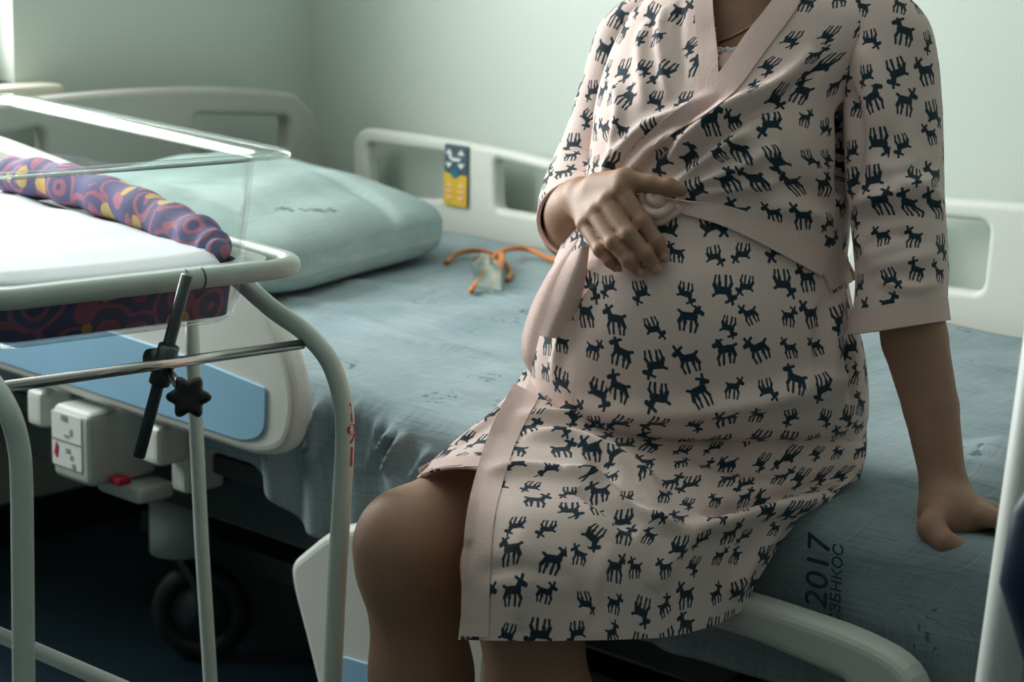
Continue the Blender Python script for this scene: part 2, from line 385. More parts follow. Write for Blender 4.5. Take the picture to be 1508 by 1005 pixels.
def surface_nets(Fd, org, h):
    s = Fd < 0; n = np.array(Fd.shape)
    c = [s[i:n[0]-1+i, j:n[1]-1+j, k:n[2]-1+k] for i in (0, 1) for j in (0, 1) for k in (0, 1)]
    cnt = sum(x.astype(np.int8) for x in c); act = (cnt > 0) & (cnt < 8)
    idx = np.argwhere(act); I, J, K = idx.T; acc = np.zeros((len(idx), 3)); num = np.zeros(len(idx))
    corners = [(i, j, k) for i in (0, 1) for j in (0, 1) for k in (0, 1)]
    for a in range(8):
        for b in range(a+1, 8):
            ca, cb = np.array(corners[a]), np.array(corners[b])
            if np.abs(ca-cb).sum() != 1: continue
            fa = Fd[I+ca[0], J+ca[1], K+ca[2]]; fb = Fd[I+cb[0], J+cb[1], K+cb[2]]; m = (fa < 0) != (fb < 0)
            t = fa[m]/(fa[m]-fb[m]); acc[m] += ca + t[:, None]*(cb-ca); num[m] += 1
    V = (idx + acc/num[:, None])*h + org
    lut = -np.ones(act.shape, np.int64); lut[I, J, K] = np.arange(len(idx)); Fc = []
    for ax in range(3):
        o = [0, 0, 0]; o[ax] = 1
        A = s[:n[0]-o[0], :n[1]-o[1], :n[2]-o[2]]; B = s[o[0]:, o[1]:, o[2]:]
        e = np.argwhere(A != B); u, v = [(1, 2), (2, 0), (0, 1)][ax]
        ok = (e[:, u] > 0) & (e[:, v] > 0) & (e[:, u] < n[u]-1) & (e[:, v] < n[v]-1); e = e[ok]
        du = np.zeros(3, int); du[u] = 1; dv = np.zeros(3, int); dv[v] = 1
        q = np.stack([lut[tuple((e-du-dv).T)], lut[tuple((e-dv).T)], lut[tuple(e.T)], lut[tuple((e-du).T)]], 1)
        ins = s[tuple(e.T)]; q[~ins] = q[~ins][:, ::-1]; Fc.append(q)
    return V, np.vstack(Fc)
class SDF:
    def __init__(s, lo, hi, h):
        s.lo = np.array(lo, float); s.h = h; n = np.ceil((np.array(hi)-s.lo)/h).astype(int) + 1
        ax = [s.lo[i] + h*np.arange(n[i]) for i in range(3)]
        s.X, s.Y, s.Z = [a.astype(np.float32) for a in np.meshgrid(*ax, indexing='ij')]
        s.D = np.full(s.X.shape, 9.0, np.float32)
    def cone(s, a, b, ra, rb, k=.02, sub=False):
        a = np.asarray(a, float); ba = np.asarray(b, float) - a; L = ba@ba + 1e-12
        px, py, pz = s.X-np.float32(a[0]), s.Y-np.float32(a[1]), s.Z-np.float32(a[2])
        h = np.clip((px*np.float32(ba[0]) + py*np.float32(ba[1]) + pz*np.float32(ba[2]))/np.float32(L), 0, 1)
        d = np.sqrt((px-h*np.float32(ba[0]))**2 + (py-h*np.float32(ba[1]))**2 + (pz-h*np.float32(ba[2]))**2) - (np.float32(ra) + h*np.float32(rb-ra))
        s.add(d, k, sub); return s
    def ell(s, c, R, k=.02, rot=None, sub=False):
        px, py, pz = s.X-np.float32(c[0]), s.Y-np.float32(c[1]), s.Z-np.float32(c[2])
        if rot is not None:
            r = np.asarray(rot, np.float32); px, py, pz = r[0, 0]*px+r[0, 1]*py+r[0, 2]*pz, r[1, 0]*px+r[1, 1]*py+r[1, 2]*pz, r[2, 0]*px+r[2, 1]*py+r[2, 2]*pz
        q = np.sqrt((px/R[0])**2 + (py/R[1])**2 + (pz/R[2])**2).astype(np.float32)
        d = (q - 1)*np.float32(min(R)); s.add(d, k, sub); return s
    def add(s, d, k, sub=False):
        if sub:
            hh = np.maximum(k - np.abs(s.D + d), 0)/k; s.D = np.maximum(s.D, -d) + hh*hh*k*.25
        else:
            hh = np.maximum(k - np.abs(s.D - d), 0)/k; s.D = np.minimum(s.D, d) - hh*hh*k*.25
    def mesh(s): return surface_nets(s.D, s.lo, s.h)

# ------------------------------------------------------------------ common materials
m_wall = mat('mint_wall_paint', (.575, .637, .585), .55, noise=.04, nscale=3, bump=.05, bscale=60)
m_white = mat('white_paint', (.74, .77, .74), .5, noise=.03)
m_plastic = mat('white_bed_plastic', (.66, .68, .63), .42, noise=.03, nscale=8)
m_grey = mat('beige_grey_plastic', (.40, .40, .36), .5, noise=.03, nscale=8)
m_blue = mat('blue_panel_insert', (.27, .50, .68), .45, noise=.03)
m_floor = mat('dark_navy_floor', (.012, .030, .045), .35, noise=.3, nscale=40)
m_dark = mat('dark_frame_metal', (.035, .045, .05), .45, noise=.2)
m_cotw = mat('cot_white_enamel', (.52, .60, .55), .35, noise=.12, nscale=30, bump=.05, bscale=120)
m_chrome = mat('chrome', (.55, .53, .50), .22, 1.0, noise=.08)
m_steel = mat('dark_steel', (.10, .12, .12), .38, .8, noise=.2)
m_black = mat('black_plastic', (.006, .006, .008), .4)
m_red = mat('red_paint', (.42, .02, .03), .5, noise=.1, nscale=200)
m_rubber = mat('black_rubber', (.012, .016, .018), .6, noise=.2)
m_ink = mat('dark_teal_ink', (.012, .045, .055), .9, noise=.4, nscale=150)
m_base = mat('dark_skirting', (.016, .022, .026), .5)

# ------------------------------------------------------------------ room
RX0, RX1, RY0, RY1, RZ = -3.467, 1.3, -1.3, 3.0, 2.65
struct(box('floor', (RX0-.2, RY0-.2, -.1), (RX1+.2, RY1+.2, 0), m_floor))
struct(box('ceiling', (RX0-.2, RY0-.2, RZ), (RX1+.2, RY1+.2, RZ+.1), mat('ceiling_paint', (.78, .80, .77), .8, noise=.02)))
struct(box('wall_back', (RX0-.2, RY1, 0), (RX1+.2, RY1+.15, RZ), m_wall))
m_wall2 = mat('low_bounce_wall_green', (.26, .31, .28), .7, noise=.04, nscale=3)  # unseen walls coloured darker than the mint ones to cut bounced fill light
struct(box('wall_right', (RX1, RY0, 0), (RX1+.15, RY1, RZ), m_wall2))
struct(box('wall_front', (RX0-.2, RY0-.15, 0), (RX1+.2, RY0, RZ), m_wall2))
WY0, WY1, WZ0, WZ1 = .80, 2.26, .90, 2.45       # window opening in the left wall
bm = bmesh.new()
box_bm(bm, (RX0-.2, RY0, 0), (RX0, RY1, WZ0)); box_bm(bm, (RX0-.2, RY0, WZ1), (RX0, RY1, RZ))
box_bm(bm, (RX0-.2, RY0, WZ0), (RX0, WY0, WZ1)); box_bm(bm, (RX0-.2, WY1, WZ0), (RX0, RY1, WZ1))
struct(bmobj('wall_left', bm, m_wall))
struct(box('baseboard_left', (RX0, RY0, 0), (RX0+.015, RY1, .085), m_base, bev=.003))
struct(box('baseboard_back', (RX0+.015, RY1-.015, 0), (RX1, RY1, .085), m_base, bev=.003))
win = struct(bpy.data.objects.new('window_1', None)); COL.objects.link(win); win.location = (RX0, (WY0+WY1)/2, WZ0)
bm = bmesh.new(); xf = RX0-.10
for lo_, hi_ in (((xf-.03, WY0, WZ0), (xf+.03, WY0+.06, WZ1)), ((xf-.03, WY1-.06, WZ0), (xf+.03, WY1, WZ1)), ((xf-.03, WY0+.06, WZ0), (xf+.03, WY1-.06, WZ0+.06)),
                 ((xf-.03, WY0+.06, WZ1-.06), (xf+.03, WY1-.06, WZ1)), ((xf-.03, 1.50, WZ0+.06), (xf+.03, 1.57, WZ1-.06))): box_bm(bm, lo_, hi_, .006)
bmobj('window_frame', bm, m_white, win)
for a_, b_ in ((WY0+.06, 1.50), (1.57, WY1-.06)):
    box('window_pane', (xf-.004, a_, WZ0+.06), (xf+.004, b_, WZ1-.06), MATS.setdefault('pane', acrylic_material('window_glass', (.97, .99, .98), .0)), win)
box('window_sill', (RX0-.1, WY0-.06, WZ0-.035), (RX0+.07, WY1+.065, WZ0), mat('sill_cream', (.62, .60, .50), .5, noise=.04), win, bev=.008)
# ------------------------------------------------------------------ hospital bed
MZ = .62                                # mattress top
BX0, BX1, BY0, BY1 = -3.26, -1.00, 1.865, 2.885
bed = empty('hospital_bed', (-2.15, 2.37, 0), 'white hospital bed with arched slotted rails and grey headboard against the mint wall', 'bed')
box('side_beam', (-3.20, 1.93, .34), (-1.05, 1.98, .42), m_dark, bed, .006)
box('side_beam', (-3.20, 2.77, .34), (-1.05, 2.82, .42), m_dark, bed, .006)
for x in (-3.15, -2.45, -1.75, -1.10): box('cross_beam', (x-.02, 1.985, .35), (x+.02, 2.765, .40), m_dark, bed, .004)
box('deck', (-3.24, 1.90, .425), (-1.02, 2.85, .455), m_dark, bed, .005)
box('lift_column', (-2.36, 2.08, .20), (-2.26, 2.18, .338), m_dark, bed, .01)
box('lift_column', (-1.45, 2.30, .20), (-1.35, 2.40, .338), m_dark, bed, .01)
box('chassis', (-2.95, 2.15, .16), (-1.3, 2.55, .20), m_dark, bed, .01)
def caster(x, y, ang):
    hub = tube('caster_housing', [(x, y, .190), (x, y, .282)], .050, mat('caster_grey', (.50, .56, .53), .5), bed, ns=28)
    V, Fc = tube_geo([(x, y, .282), (x, y, .345)], .03, 16); mesh('caster_stem', V, Fc, m_dark, hub)
    u = np.array([math.cos(ang), math.sin(ang), 0]); w = np.array([-u[1], u[0], 0]); c = np.array([x, y, .085]) - u*.035
    th = np.linspace(0, 2*math.pi, 36, endpoint=False)
    ring = [c + .065*(math.cos(t)*u + math.sin(t)*np.array([0, 0, 1])) for t in th]
    tube('caster_tyre', ring, .0195, m_rubber, hub, closed=True, ns=12)
    V1, F1 = tube_geo([c-w*.014, c+w*.014], .048, 28); mesh('caster_disc', V1, F1, m_dark, hub)
    parts = []
    for s in (-1, 1):
        parts.append(tube_geo(spline([np.array([x, y, .192])+w*.028*s, c+w*.028*s+np.array([0, 0, .05]), c+w*.028*s], 8), .009, 8))
    V2, F2 = join_geo(parts); mesh('caster_fork', V2, F2, m_steel, hub)
for (x, y) in ((-2.74, 2.08), (-1.2, 2.08), (-2.74, 2.62), (-1.2, 2.62)): caster(x, y, math.radians(-140))
for x in (-2.74, -1.2): box('axle_beam', (x-.03, 2.13, .262), (x+.03, 2.57, .30), m_dark, bed, .006)
for x in (-2.74, -1.2): box('axle_post', (x-.025, 2.33, .262+.038), (x+.025, 2.38, .36), m_dark, bed, .004)
# headboard: arched panel with two slots
yc = 2.39
top = [(yc+.52*t, .890 - .045*abs(t)**2.4 - .13*(max(0, abs(t)-.80)/.2)**2.6) for t in np.linspace(1, -1, 25)]
outer = np.array([(yc+.525, .44), (yc+.53, .70)] + top + [(yc-.53, .70), (yc-.525, .44)])
slotR = round_poly([(2.56, .748), (2.80, .740), (2.803, .815), (2.56, .835)], .018)
slotL = round_poly([(2.56-.35-.24+.0, .740), (2.22, .748), (2.22, .835), (2.56-.35-.243, .815)], .018)
slotL = np.array([(2*yc - p[0], p[1]) for p in slotR])
plate('headboard', [outer, slotR, slotL], .045, .012, YZ(-3.33), m_grey, bed)
outer2 = np.array([(p[0], p[1]-.10) for p in outer])
plate('footboard', [outer2], .04, .012, YZ(-.955), m_grey, bed)
# rails: outline given in the rail's own X-Z plane
YF, YN = 2.935, 1.815
def rail_shape(xh, xl, zt, zb, drop, n=22):
    """xh = high square end, xl = low sloping end"""
    s = 1 if xl > xh else -1; L = abs(xl-xh)
    P = [(xh, zb), (xh, zt-.0)]
    P += [(xh + s*L*t, zt + .006*math.sin(math.pi*t) - drop*t**2.6) for t in np.linspace(.10, .84, 8)]
    P += [(xl - s*.06, zt-drop-.035), (xl - s*.012, (zt+zb)/2-.03), (xl, zb+.09), (xl - s*.015, zb+.02), (xl - s*.08, zb)]
    return P
far = round_poly(rail_shape(-3.25, -2.18, .792, .50, .10), [.03, .05] + [.02]*8 + [.03, .05, .05, .04, .04])
o1 = round_poly([(-3.195, .655), (-3.205, .762), (-2.975, .766), (-2.985, .672)], .014)
o2 = round_poly([(-2.835, .672), (-2.842, .768), (-2.60, .748), (-2.58, .672)], .014)
rail = plate('side_rail', [far, o1, o2], .034, .012, XZ(YF), m_plastic, bed)
far2 = round_poly(rail_shape(-1.02, -2.06, .822, .50, .03), [.03, .05] + [.02]*8 + [.03, .05, .05, .04, .04])
q1 = round_poly([(-1.95, .66), (-1.94, .772), (-1.752, .782), (-1.757, .668)], .02)
q2 = round_poly([(-1.52, .66), (-1.52, .785), (-1.25, .785), (-1.24, .66)], .02)
plate('side_rail', [far2, q1, q2], .034, .012, XZ(YF), m_plastic, bed)
# control sticker on the far rail
st = box('control_panel', (-2.972, YF-.0225, .666), (-2.908, YF-.0175, .786), mat('panel_navy', (.055, .10, .13), .5), rail, .002)
def flat(name, pts, y, th, m, par): return plate(name, [np.array(pts)], th, th*.2, XZ(y), m, par)
PX0, PX1, PZ0, PZ1 = -2.972, -2.908, .666, .786
m_yel = mat('panel_yellow', (.72, .46, .03), .5); m_sym = mat('symbol_white', (.75, .80, .78), .5); m_peach = mat('symbol_peach', (.88, .52, .30), .5); m_teal = mat('panel_teal', (.01, .16, .24), .5)
def pp(u, v): return (PX0 + u*(PX1-PX0), PZ0 + v*(PZ1-PZ0))
yel = flat('control_panel_lower', round_poly([pp(.0, .0), pp(1, .0), pp(1, .51), pp(.66, .51), pp(.5, .44), pp(.34, .51), pp(0, .54)], .003), YF-.0232, .0014, m_yel, rail)
flat('control_symbol', [pp(.5+.17*math.cos(t), .53+.08*math.sin(t)) for t in np.linspace(0, 6.28, 16)[:-1]], YF-.0245, .0012, m_teal, rail)
for u in (.24, .76):
    for v, s, m_ in ((.88, 1, m_sym), (.66, -1, m_sym), (.35, 1, m_peach), (.12, -1, m_peach)):
        flat('control_arrow', [pp(u-.15, v-.04*s), pp(u+.15, v-.04*s), pp(u, v+.05*s)][::s], YF-.0247, .001, m_, rail)
    flat('control_mark', [pp(u-.15, .22), pp(u+.15, .22), pp(u+.15, .26), pp(u-.15, .26)], YF-.0247, .001, m_peach, rail)
V, Fc = tube_geo(spline([(pp(.25, .82)[0], YF-.0235, pp(.25, .82)[1]), (pp(.40, .755)[0], YF-.0235, pp(.4, .755)[1]), (pp(.75, .76)[0], YF-.0235, pp(.75, .76)[1])], 10), .0033, 8)
mesh('control_symbol', V, Fc, m_sym, rail)
# near head rail, raised, with blue insert
def rim_band(P, w=.020):
    return P
near = [(-3.20, .53), (-3.20, .86), (-3.05, .905), (-2.836, .893), (-2.62, .868), (-2.449, .836), (-2.30, .79), (-2.187, .735), (-2.125, .665), (-2.108, .60), (-2.13, .535), (-2.19, .515)]
nrm = round_poly(near, [.02, .05, .05] + [.06]*5 + [.05, .04, .04, .04])
nr = plate('side_rail', [nrm], .036, .014, XZ(YN), m_plastic, bed)
ins = round_poly([(-3.15, .548), (-2.215, .534), (-2.172, .552), (-2.170, .618), (-2.33, .632), (-3.15, .66)], [.02, .03, .03, .008, .02, .02])
plate('blue_insert', [ins], .004, .001, XZ(YN-.0195), m_blue, nr)
# near foot rail, lowered
low = [(-2.115, .385), (-2.02, .462), (-1.85, .500), (-1.60, .525), (-1.349, .532), (-1.20, .528), (-1.125, .512), (-1.105, .43), (-1.12, .18), (-1.17, .155), (-1.95, .155), (-2.04, .175), (-2.07, .26), (-2.108, .35)]
lrm = round_poly(low, [.02, .05, .06, .06, .06, .05, .04, .05, .03, .03, .03, .04, .05, .03])
hole = round_poly([(-1.74, .25), (-1.72, .450), (-1.55, .474), (-1.35, .486), (-1.20, .472), (-1.185, .25)], [.025, .025, .04, .04, .025, .025])
lowr = plate('side_rail', [lrm, hole], .040, .014, XZ(YN-.01), m_plastic, bed)
plate('blue_stripe', [round_poly([(-2.035, .18), (-1.85, .18), (-1.85, .295), (-2.0, .285), (-2.035, .26)], .01)], .003, .001, XZ(YN-.0315), m_blue, lowr)
# control box and hinge brackets under the near head rail
cb = box('control_box', (-2.652, 1.775, .396), (-2.552, 1.90, .511), mat('grey_box_plastic', (.44, .47, .44), .45, noise=.05), bed, .016, 4)  # box plastic toned greyer than the white rails
plate('control_label', [round_poly([(-2.648, .418), (-2.572, .418), (-2.572, .502), (-2.648, .502)], .004)], .0014, .0003, XZ(1.7740), mat('label_white', (.72, .74, .72), .5), cb)
plate('label_line', [[(-2.646, .458), (-2.574, .458), (-2.574, .4595), (-2.646, .4595)]], .001, .0002, XZ(1.7729), m_steel, cb)
plate('label_mark', [round_poly([(-2.642, .435), (-2.634, .428), (-2.630, .448), (-2.636, .456)], .003)], .001, .0002, XZ(1.7729), m_red, cb)
for a_, b_ in (((-2.622, .490), (-2.606, .499)), ((-2.615, .466), (-2.603, .470)), ((-2.600, .470), (-2.594, .480)), ((-2.612, .442), (-2.60, .449)), ((-2.600, .432), (-2.594, .440)), ((-2.596, .420), (-2.588, .428))):
    plate('label_mark', [[(a_[0], a_[1]), (b_[0], a_[1]), (b_[0], b_[1]), (a_[0], b_[1])]], .001, .0002, XZ(1.7729), mat('mark_grey', (.25, .27, .27), .5), cb)
box('release_tab', (-2.545, 1.80, .402), (-2.518, 1.825, .414), m_red, bed, .004)
bm = bmesh.new(); box_bm(bm, (-2.62, 1.83, .368), (-2.51, 1.90, .395), .012, 3); bmobj('hinge_cover', bm, m_plastic, bed)
for x in (-2.735, -2.44):
    bm = bmesh.new(); box_bm(bm, (x-.022, 1.80, .452), (x+.022, 1.86, .512), .012, 3); box_bm(bm, (x-.020, 1.85, .40), (x+.020, 1.925, .47), .012, 3)
    bmobj('rail_bracket', bm, m_plastic, bed)
for x in (-1.85, -1.40): box('rail_bracket', (x-.02, 1.82, .36), (x+.02, 1.925, .40), m_dark, bed, .006)
for x in (-3.0, -2.45, -1.85, -1.4): box('rail_bracket', (x-.02, 2.825, .36), (x+.02, 2.93, .53 if x > -2.5 and x < -2 else .52), m_dark, bed, .006)
# ------------------------------------------------------------------ mattress and sheet
m_mat = mat('pale_blue_mattress', (.34, .42, .46), .6, noise=.05)
mt = tag(box('mattress', (BX0+.03, BY0+.02, .457), (BX1-.03, BY1-.02, MZ-.012), m_mat, None, .03, 4), 'pale blue foam mattress under the teal sheet on the bed', 'mattress')
m_sheet = sheet_material('teal_woven_sheet', (.165, .24, .265), (.365, .43, .46), True)
NX, NS = 330, 150
xs = np.linspace(BX0+.005, BX1-.005, NX)
def hang(x): return np.interp(x, [-3.3, -2.42, -2.36, -2.28, -2.16, -2.10, -1.0], [.09, .09, .10, .14, .215, .225, .20])   # overhang below the top edge
G = np.zeros((NS, NX, 3))
for i, t in enumerate(np.linspace(0, 1, NS)):
    if t < .62:   # top, from far side to near edge
        y = np.full(NX, BY1-.005 + (BY0+.03-(BY1-.005))*t/.62); z = np.full(NX, MZ); dz = 0
    else:
        u = (t-.62)/.38; h = hang(xs)
        arc = np.clip(u/.16, 0, 1)*math.pi/2
        y = BY0+.03-.035*np.sin(arc)*np.ones(NX); z = MZ-.035*(1-np.cos(arc)) - np.clip((u-.16)/.84, 0, 1)*(h-.035)
        y = y + .006*np.clip((u-.16)/.84, 0, 1)
    G[i, :, 0] = xs; G[i, :, 1] = y; G[i, :, 2] = z
P = G.reshape(-1, 3); 
topm = np.clip((P[:, 1]-(BY0+.02))/.05, 0, 1)
P[:, 2] += topm*(.0030*snoise(P*[.6, 1, 1], 16, 1) + .0016*snoise(P, 42, 2))
hm = 1-topm; low_ = np.clip((MZ-P[:, 2])/.10, 0, 1)
P[:, 1] -= hm*low_*(.010 + .013*snoise(np.c_[P[:, 0], .0*P[:, 1], P[:, 2]*.10], 72, 21)*np.clip((-1.45-P[:, 0])/.2+.25, .12, 1.5) + .007*snoise(np.c_[P[:, 0], 0*P[:, 0], .2*P[:, 2]], 18, 22))
# fold ridges on the top, as seen beside the seated woman and near the pillow
def rz(p0, p1, h, w):
    d, t = seg_dist(np.c_[P[:, :2], np.zeros(len(P))], np.array([[*p0, 0], [*p1, 0]])); P[:, 2] += topm*h*np.exp(-(d/w)**2)*np.clip(np.minimum(t, 1-t)*6+.15, 0, 1)
for a_, b_, h_, w_ in (((-1.36, 2.22), (-1.02, 2.30), .016, .022), ((-1.36, 2.15), (-1.02, 2.20), .014, .012), ((-1.35, 2.10), (-1.05, 2.13), .009, .008), ((-1.36, 2.05), (-1.1, 2.06), .006, .007), ((-1.36, 2.25), (-1.1, 2.34), .012, .02),
                       ((-2.45, 2.05), (-2.0, 2.2), .007, .016), ((-2.5, 2.2), (-1.9, 2.1), .005, .014), ((-2.7, 2.35), (-2.2, 2.55), .008, .02), ((-2.65, 2.2), (-2.2, 2.28), .006, .015),
                       ((-2.35, 1.98), (-1.9, 1.95), .005, .02), ((-2.1, 2.4), (-1.7, 2.55), .007, .018), ((-1.9, 2.5), (-1.2, 2.75), .008, .02), ((-1.5, 2.62), (-1.1, 2.55), .008, .02)):
    rz(a_, b_, h_, w_)
def rh(p0, p1, h, w):   # gathers on the hanging side
    Q = np.c_[P[:, 0], np.zeros(len(P)), P[:, 2]]; d, t = seg_dist(Q, np.array([[p0[0], 0, p0[1]], [p1[0], 0, p1[1]]])); P[:, 1] -= hm*h*np.exp(-(d/w)**2)*np.clip(np.minimum(t, 1-t)*5, 0, 1)
for (x0_, y0_), (x1_, y1_), h_, w_ in (((507, 590), (478, 690), .016, .006), ((524, 585), (500, 700), .013, .005), ((560, 612), (545, 700), .012, .006), ((588, 628), (560, 672), .020, .006), ((604, 634), (572, 700), .016, .006), ((636, 660), (610, 710), .012, .006), ((474, 585), (462, 680), .012, .007), ((652, 690), (600, 790), .010, .009)):
    A_, B_ = ony(x0_, y0_, BY0-.01), ony(x1_, y1_, BY0-.01); rh((A_[0], A_[2]), (B_[0], B_[2]), h_, w_)
lift = np.exp(-((P[:, 0]+1.08)/.10)**2)*np.exp(-((P[:, 1]-BY0)/.06)**2); P[:, 2] += .010*lift
G = P.reshape(G.shape)
N_ = grid_normals(G); N_ *= np.sign(N_[20, 100, 2])
uvs = grid_uv(G).reshape(-1, 2)
V2, F2 = solid(G.reshape(-1, 3), grid_faces(NS, NX), N_.reshape(-1, 3), .003)
sheet = mesh('bed_sheet', V2, F2, m_sheet, None, uv=np.vstack([uvs, uvs]))
tag(sheet, 'rumpled teal-grey woven sheet draped over the bed mattress', 'sheet')
sheet_bvh = bvh_of(G.reshape(-1, 3), grid_faces(NS, NX))
# laundry stamp on the hanging sheet, reading upwards
def stamp(s, px, py, size, ex=1.0):
    o_ = cast(sheet_bvh, px, py)
    return text('laundry_stamp', s, size, frame_mtx(o_ + np.array([.0, -.012, 0]), (0, 0, 1), (-1, 0, 0)) @ Matrix.Diagonal((ex, 1, 1, 1)), m_ink, sheet, .0006)
stamp('2017', 1215, 838, .042, 1.0); stamp('СЗБНКОС', 1242, 858, .019, 1.0)
# ------------------------------------------------------------------ pillow
m_pil = sheet_material('teal_pillowcase', (.25, .35, .345), (.43, .52, .505))
def pillow():
    nu, nv = 90, 70; U, Vv = np.meshgrid(np.linspace(-1, 1, nu), np.linspace(-1, 1, nv))
    hx, hy = .27, .325
    prof = ((1-np.abs(U)**2.6)*(1-np.abs(Vv)**3.0))
    prof = np.clip(prof, 0, 1)**.27
    pinch = 1 - .07*(np.abs(U)**2)*(1-np.abs(Vv)**2) - .0
    X = U*hx*(1-.16*Vv**6); Y = Vv*hy*(1 - .13*U**6)
    base = np.stack([X*pinch, Y, np.zeros_like(X)], -1)
    n1 = snoise(base.reshape(-1, 3), 18, 5).reshape(X.shape)*.006 + snoise(base.reshape(-1, 3), 40, 6).reshape(X.shape)*.003
    topz = .084*prof + n1*prof - .010*np.exp(-((Vv-.80+.25*(U+1))/.06)**2)*prof; botz = -.052*prof
    Gt = base.copy(); Gt[..., 2] = topz; Gb = base.copy(); Gb[..., 2] = botz
    return Gt, Gb, U, Vv
Gt, Gb, U_, V_ = pillow()
nv, nu = U_.shape
ang = math.radians(15); R_ = np.array([[math.cos(ang), -math.sin(ang), 0], [math.sin(ang), math.cos(ang), 0], [0, 0, 1]])
tilt = np.array([[math.cos(.14), 0, math.sin(.14)], [0, 1, 0], [-math.sin(.14), 0, math.cos(.14)]])
pc = np.array([-2.885, 2.35, MZ+.076])
def put(Gx): return (Gx.reshape(-1, 3)@tilt.T@R_.T) + pc
Vp = np.vstack([put(Gt), put(Gb)]); ft = grid_faces(nv, nu); n0 = nv*nu
fb = ft[:, ::-1] + n0
bnd = [j for j in range(nu)] + [i*nu+nu-1 for i in range(1, nv)] + [(nv-1)*nu+j for j in range(nu-2, -1, -1)] + [i*nu for i in range(nv-2, 0, -1)]
rim = [(bnd[k], bnd[k]+n0, bnd[(k+1) % len(bnd)]+n0, bnd[(k+1) % len(bnd)]) for k in range(len(bnd))]
uvp = np.stack([U_.ravel()*.27, V_.ravel()*.36], -1)
pil = mesh('pillow', Vp, ft.tolist() + fb.tolist() + rim, m_pil, None, uv=np.vstack([uvp, uvp]))
tag(pil, 'plump grey-teal pillow at the head of the bed', 'pillow')
pb = bvh_of(put(Gt), ft); seam = []
for x0, x1, y0 in ((405, 432, 309), (440, 496, 310)):
    parts = []
    x = x0
    while x < x1:
        a_ = cast(pb, x, y0+random.uniform(-2, 2)); b_ = cast(pb, x+random.uniform(2, 5), y0+random.uniform(-3, 3))
        if a_ is not None and b_ is not None: parts.append(tube_geo([a_+[0, 0, .0006], b_+[0, 0, .0006]], .0011, 5))
        x += 4
    if parts:
        Vq, Fq = join_geo(parts); mesh('faded_stamp', Vq, Fq, mat('faded_ink', (.10, .17, .17), .9), pil)
# ------------------------------------------------------------------ rubber tubes and clear packet on the bed
m_or = mat('orange_rubber', (.62, .20, .035), .4, noise=.15, nscale=60)
def sh(px, py, up=.006):
    p = cast(sheet_bvh, px, py)
    if p is None: p = ony(px, py, 2.86)
    return p + np.array([0, 0, up])
t1 = [sh(x, y, u) for x, y, u in ((657, 392, .006), (672, 384, .012), (700, 380, .014), (726, 384, .012), (744, 394, .006), (752, 408, .006), (746, 418, .006))]
tag(tube('rubber_tube', t1, .0046, mat('brown_orange_rubber', (.40, .13, .02), .4), None, n=40), 'brown end of orange rubber tube lying left of the clear packet', 'tube')
t2 = [sh(x, y, u) for x, y, u in ((850, 400, .008), (806, 388, .010), (780, 381, .016), (758, 382, .020), (737, 391, .024), (720, 404, .022), (709, 418, .014), (697, 430, .008), (694, 436, .006))]
tag(tube('rubber_tube', t2, .0048, m_or, None, n=60), 'orange rubber tube arching across the clear packet towards the woman', 'tube')
t3 = [sh(x, y, u) for x, y, u in ((738, 396, .026), (739, 404, .024), (733, 415, .018), (724, 428, .012))]
tag(tube('rubber_tube', t3, .0055, m_or, None, n=24), 'short orange rubber tube bent down over the clear packet', 'tube')
pk = []
for k, (x, y, u) in enumerate(((692, 390, .010), (700, 431, .006), (738, 438, .006), (737, 396, .014))): pk.append(sh(x, y, u))
Gk = net([[pk[0], (pk[0]+pk[3])/2+np.array([0, 0, .012]), pk[3]], [(pk[0]+pk[1])/2+np.array([0, 0, .01]), sum(pk)/4+np.array([0, 0, .022]), (pk[2]+pk[3])/2+np.array([0, 0, .012])], [pk[1], (pk[1]+pk[2])/2, pk[2]]], 16, 16)
Gk += (snoise(Gk.reshape(-1, 3), 160, 3)*.002).reshape(16, 16, 1)*np.array([0, 0, 1])
m_pack = acrylic_material('cloudy_plastic', (.86, .92, .9), .12)
Vk, Fk = solid(Gk.reshape(-1, 3), grid_faces(16, 16), grid_normals(Gk).reshape(-1, 3), .0008)
tag(mesh('plastic_packet', Vk, Fk, m_pack, None), 'small crumpled clear plastic packet under the orange tubes on the bed', 'packet')
# ------------------------------------------------------------------ newborn cot
def hrot(t): t = math.radians(t); return np.array([HD[0]*math.cos(t)-HD[1]*math.sin(t), HD[0]*math.sin(t)+HD[1]*math.cos(t), 0])
E1 = hrot(38.5); E2 = -hrot(-51.5); E3 = np.array([0, 0, 1.0])      # along the cot to its head end, across to its near side, up
CO = dep(452, 392, 2.42)                                          # far foot-end corner of the rim tube
def cp(u, v, w): return CO + u*E1 + v*E2 + w*E3
CL, CW = .74, .40
cot = empty('cot_stand', tuple(cp(.3, .2, 0)*[1, 1, 0]), 'white tubular cot stand with chrome bar and black star knob before the bed', 'cot stand')
loop = round_poly([cp(0, 0, 0), cp(0, CW, 0), cp(CL, CW, 0), cp(CL, 0, 0)], .055, 10)
loop = np.vstack([spline(np.array([loop[i], loop[(i+1) % len(loop)]]), 4)[:-1] for i in range(len(loop))])
tube('rim_tube', loop, .0115, m_cotw, cot, closed=True, ns=18)
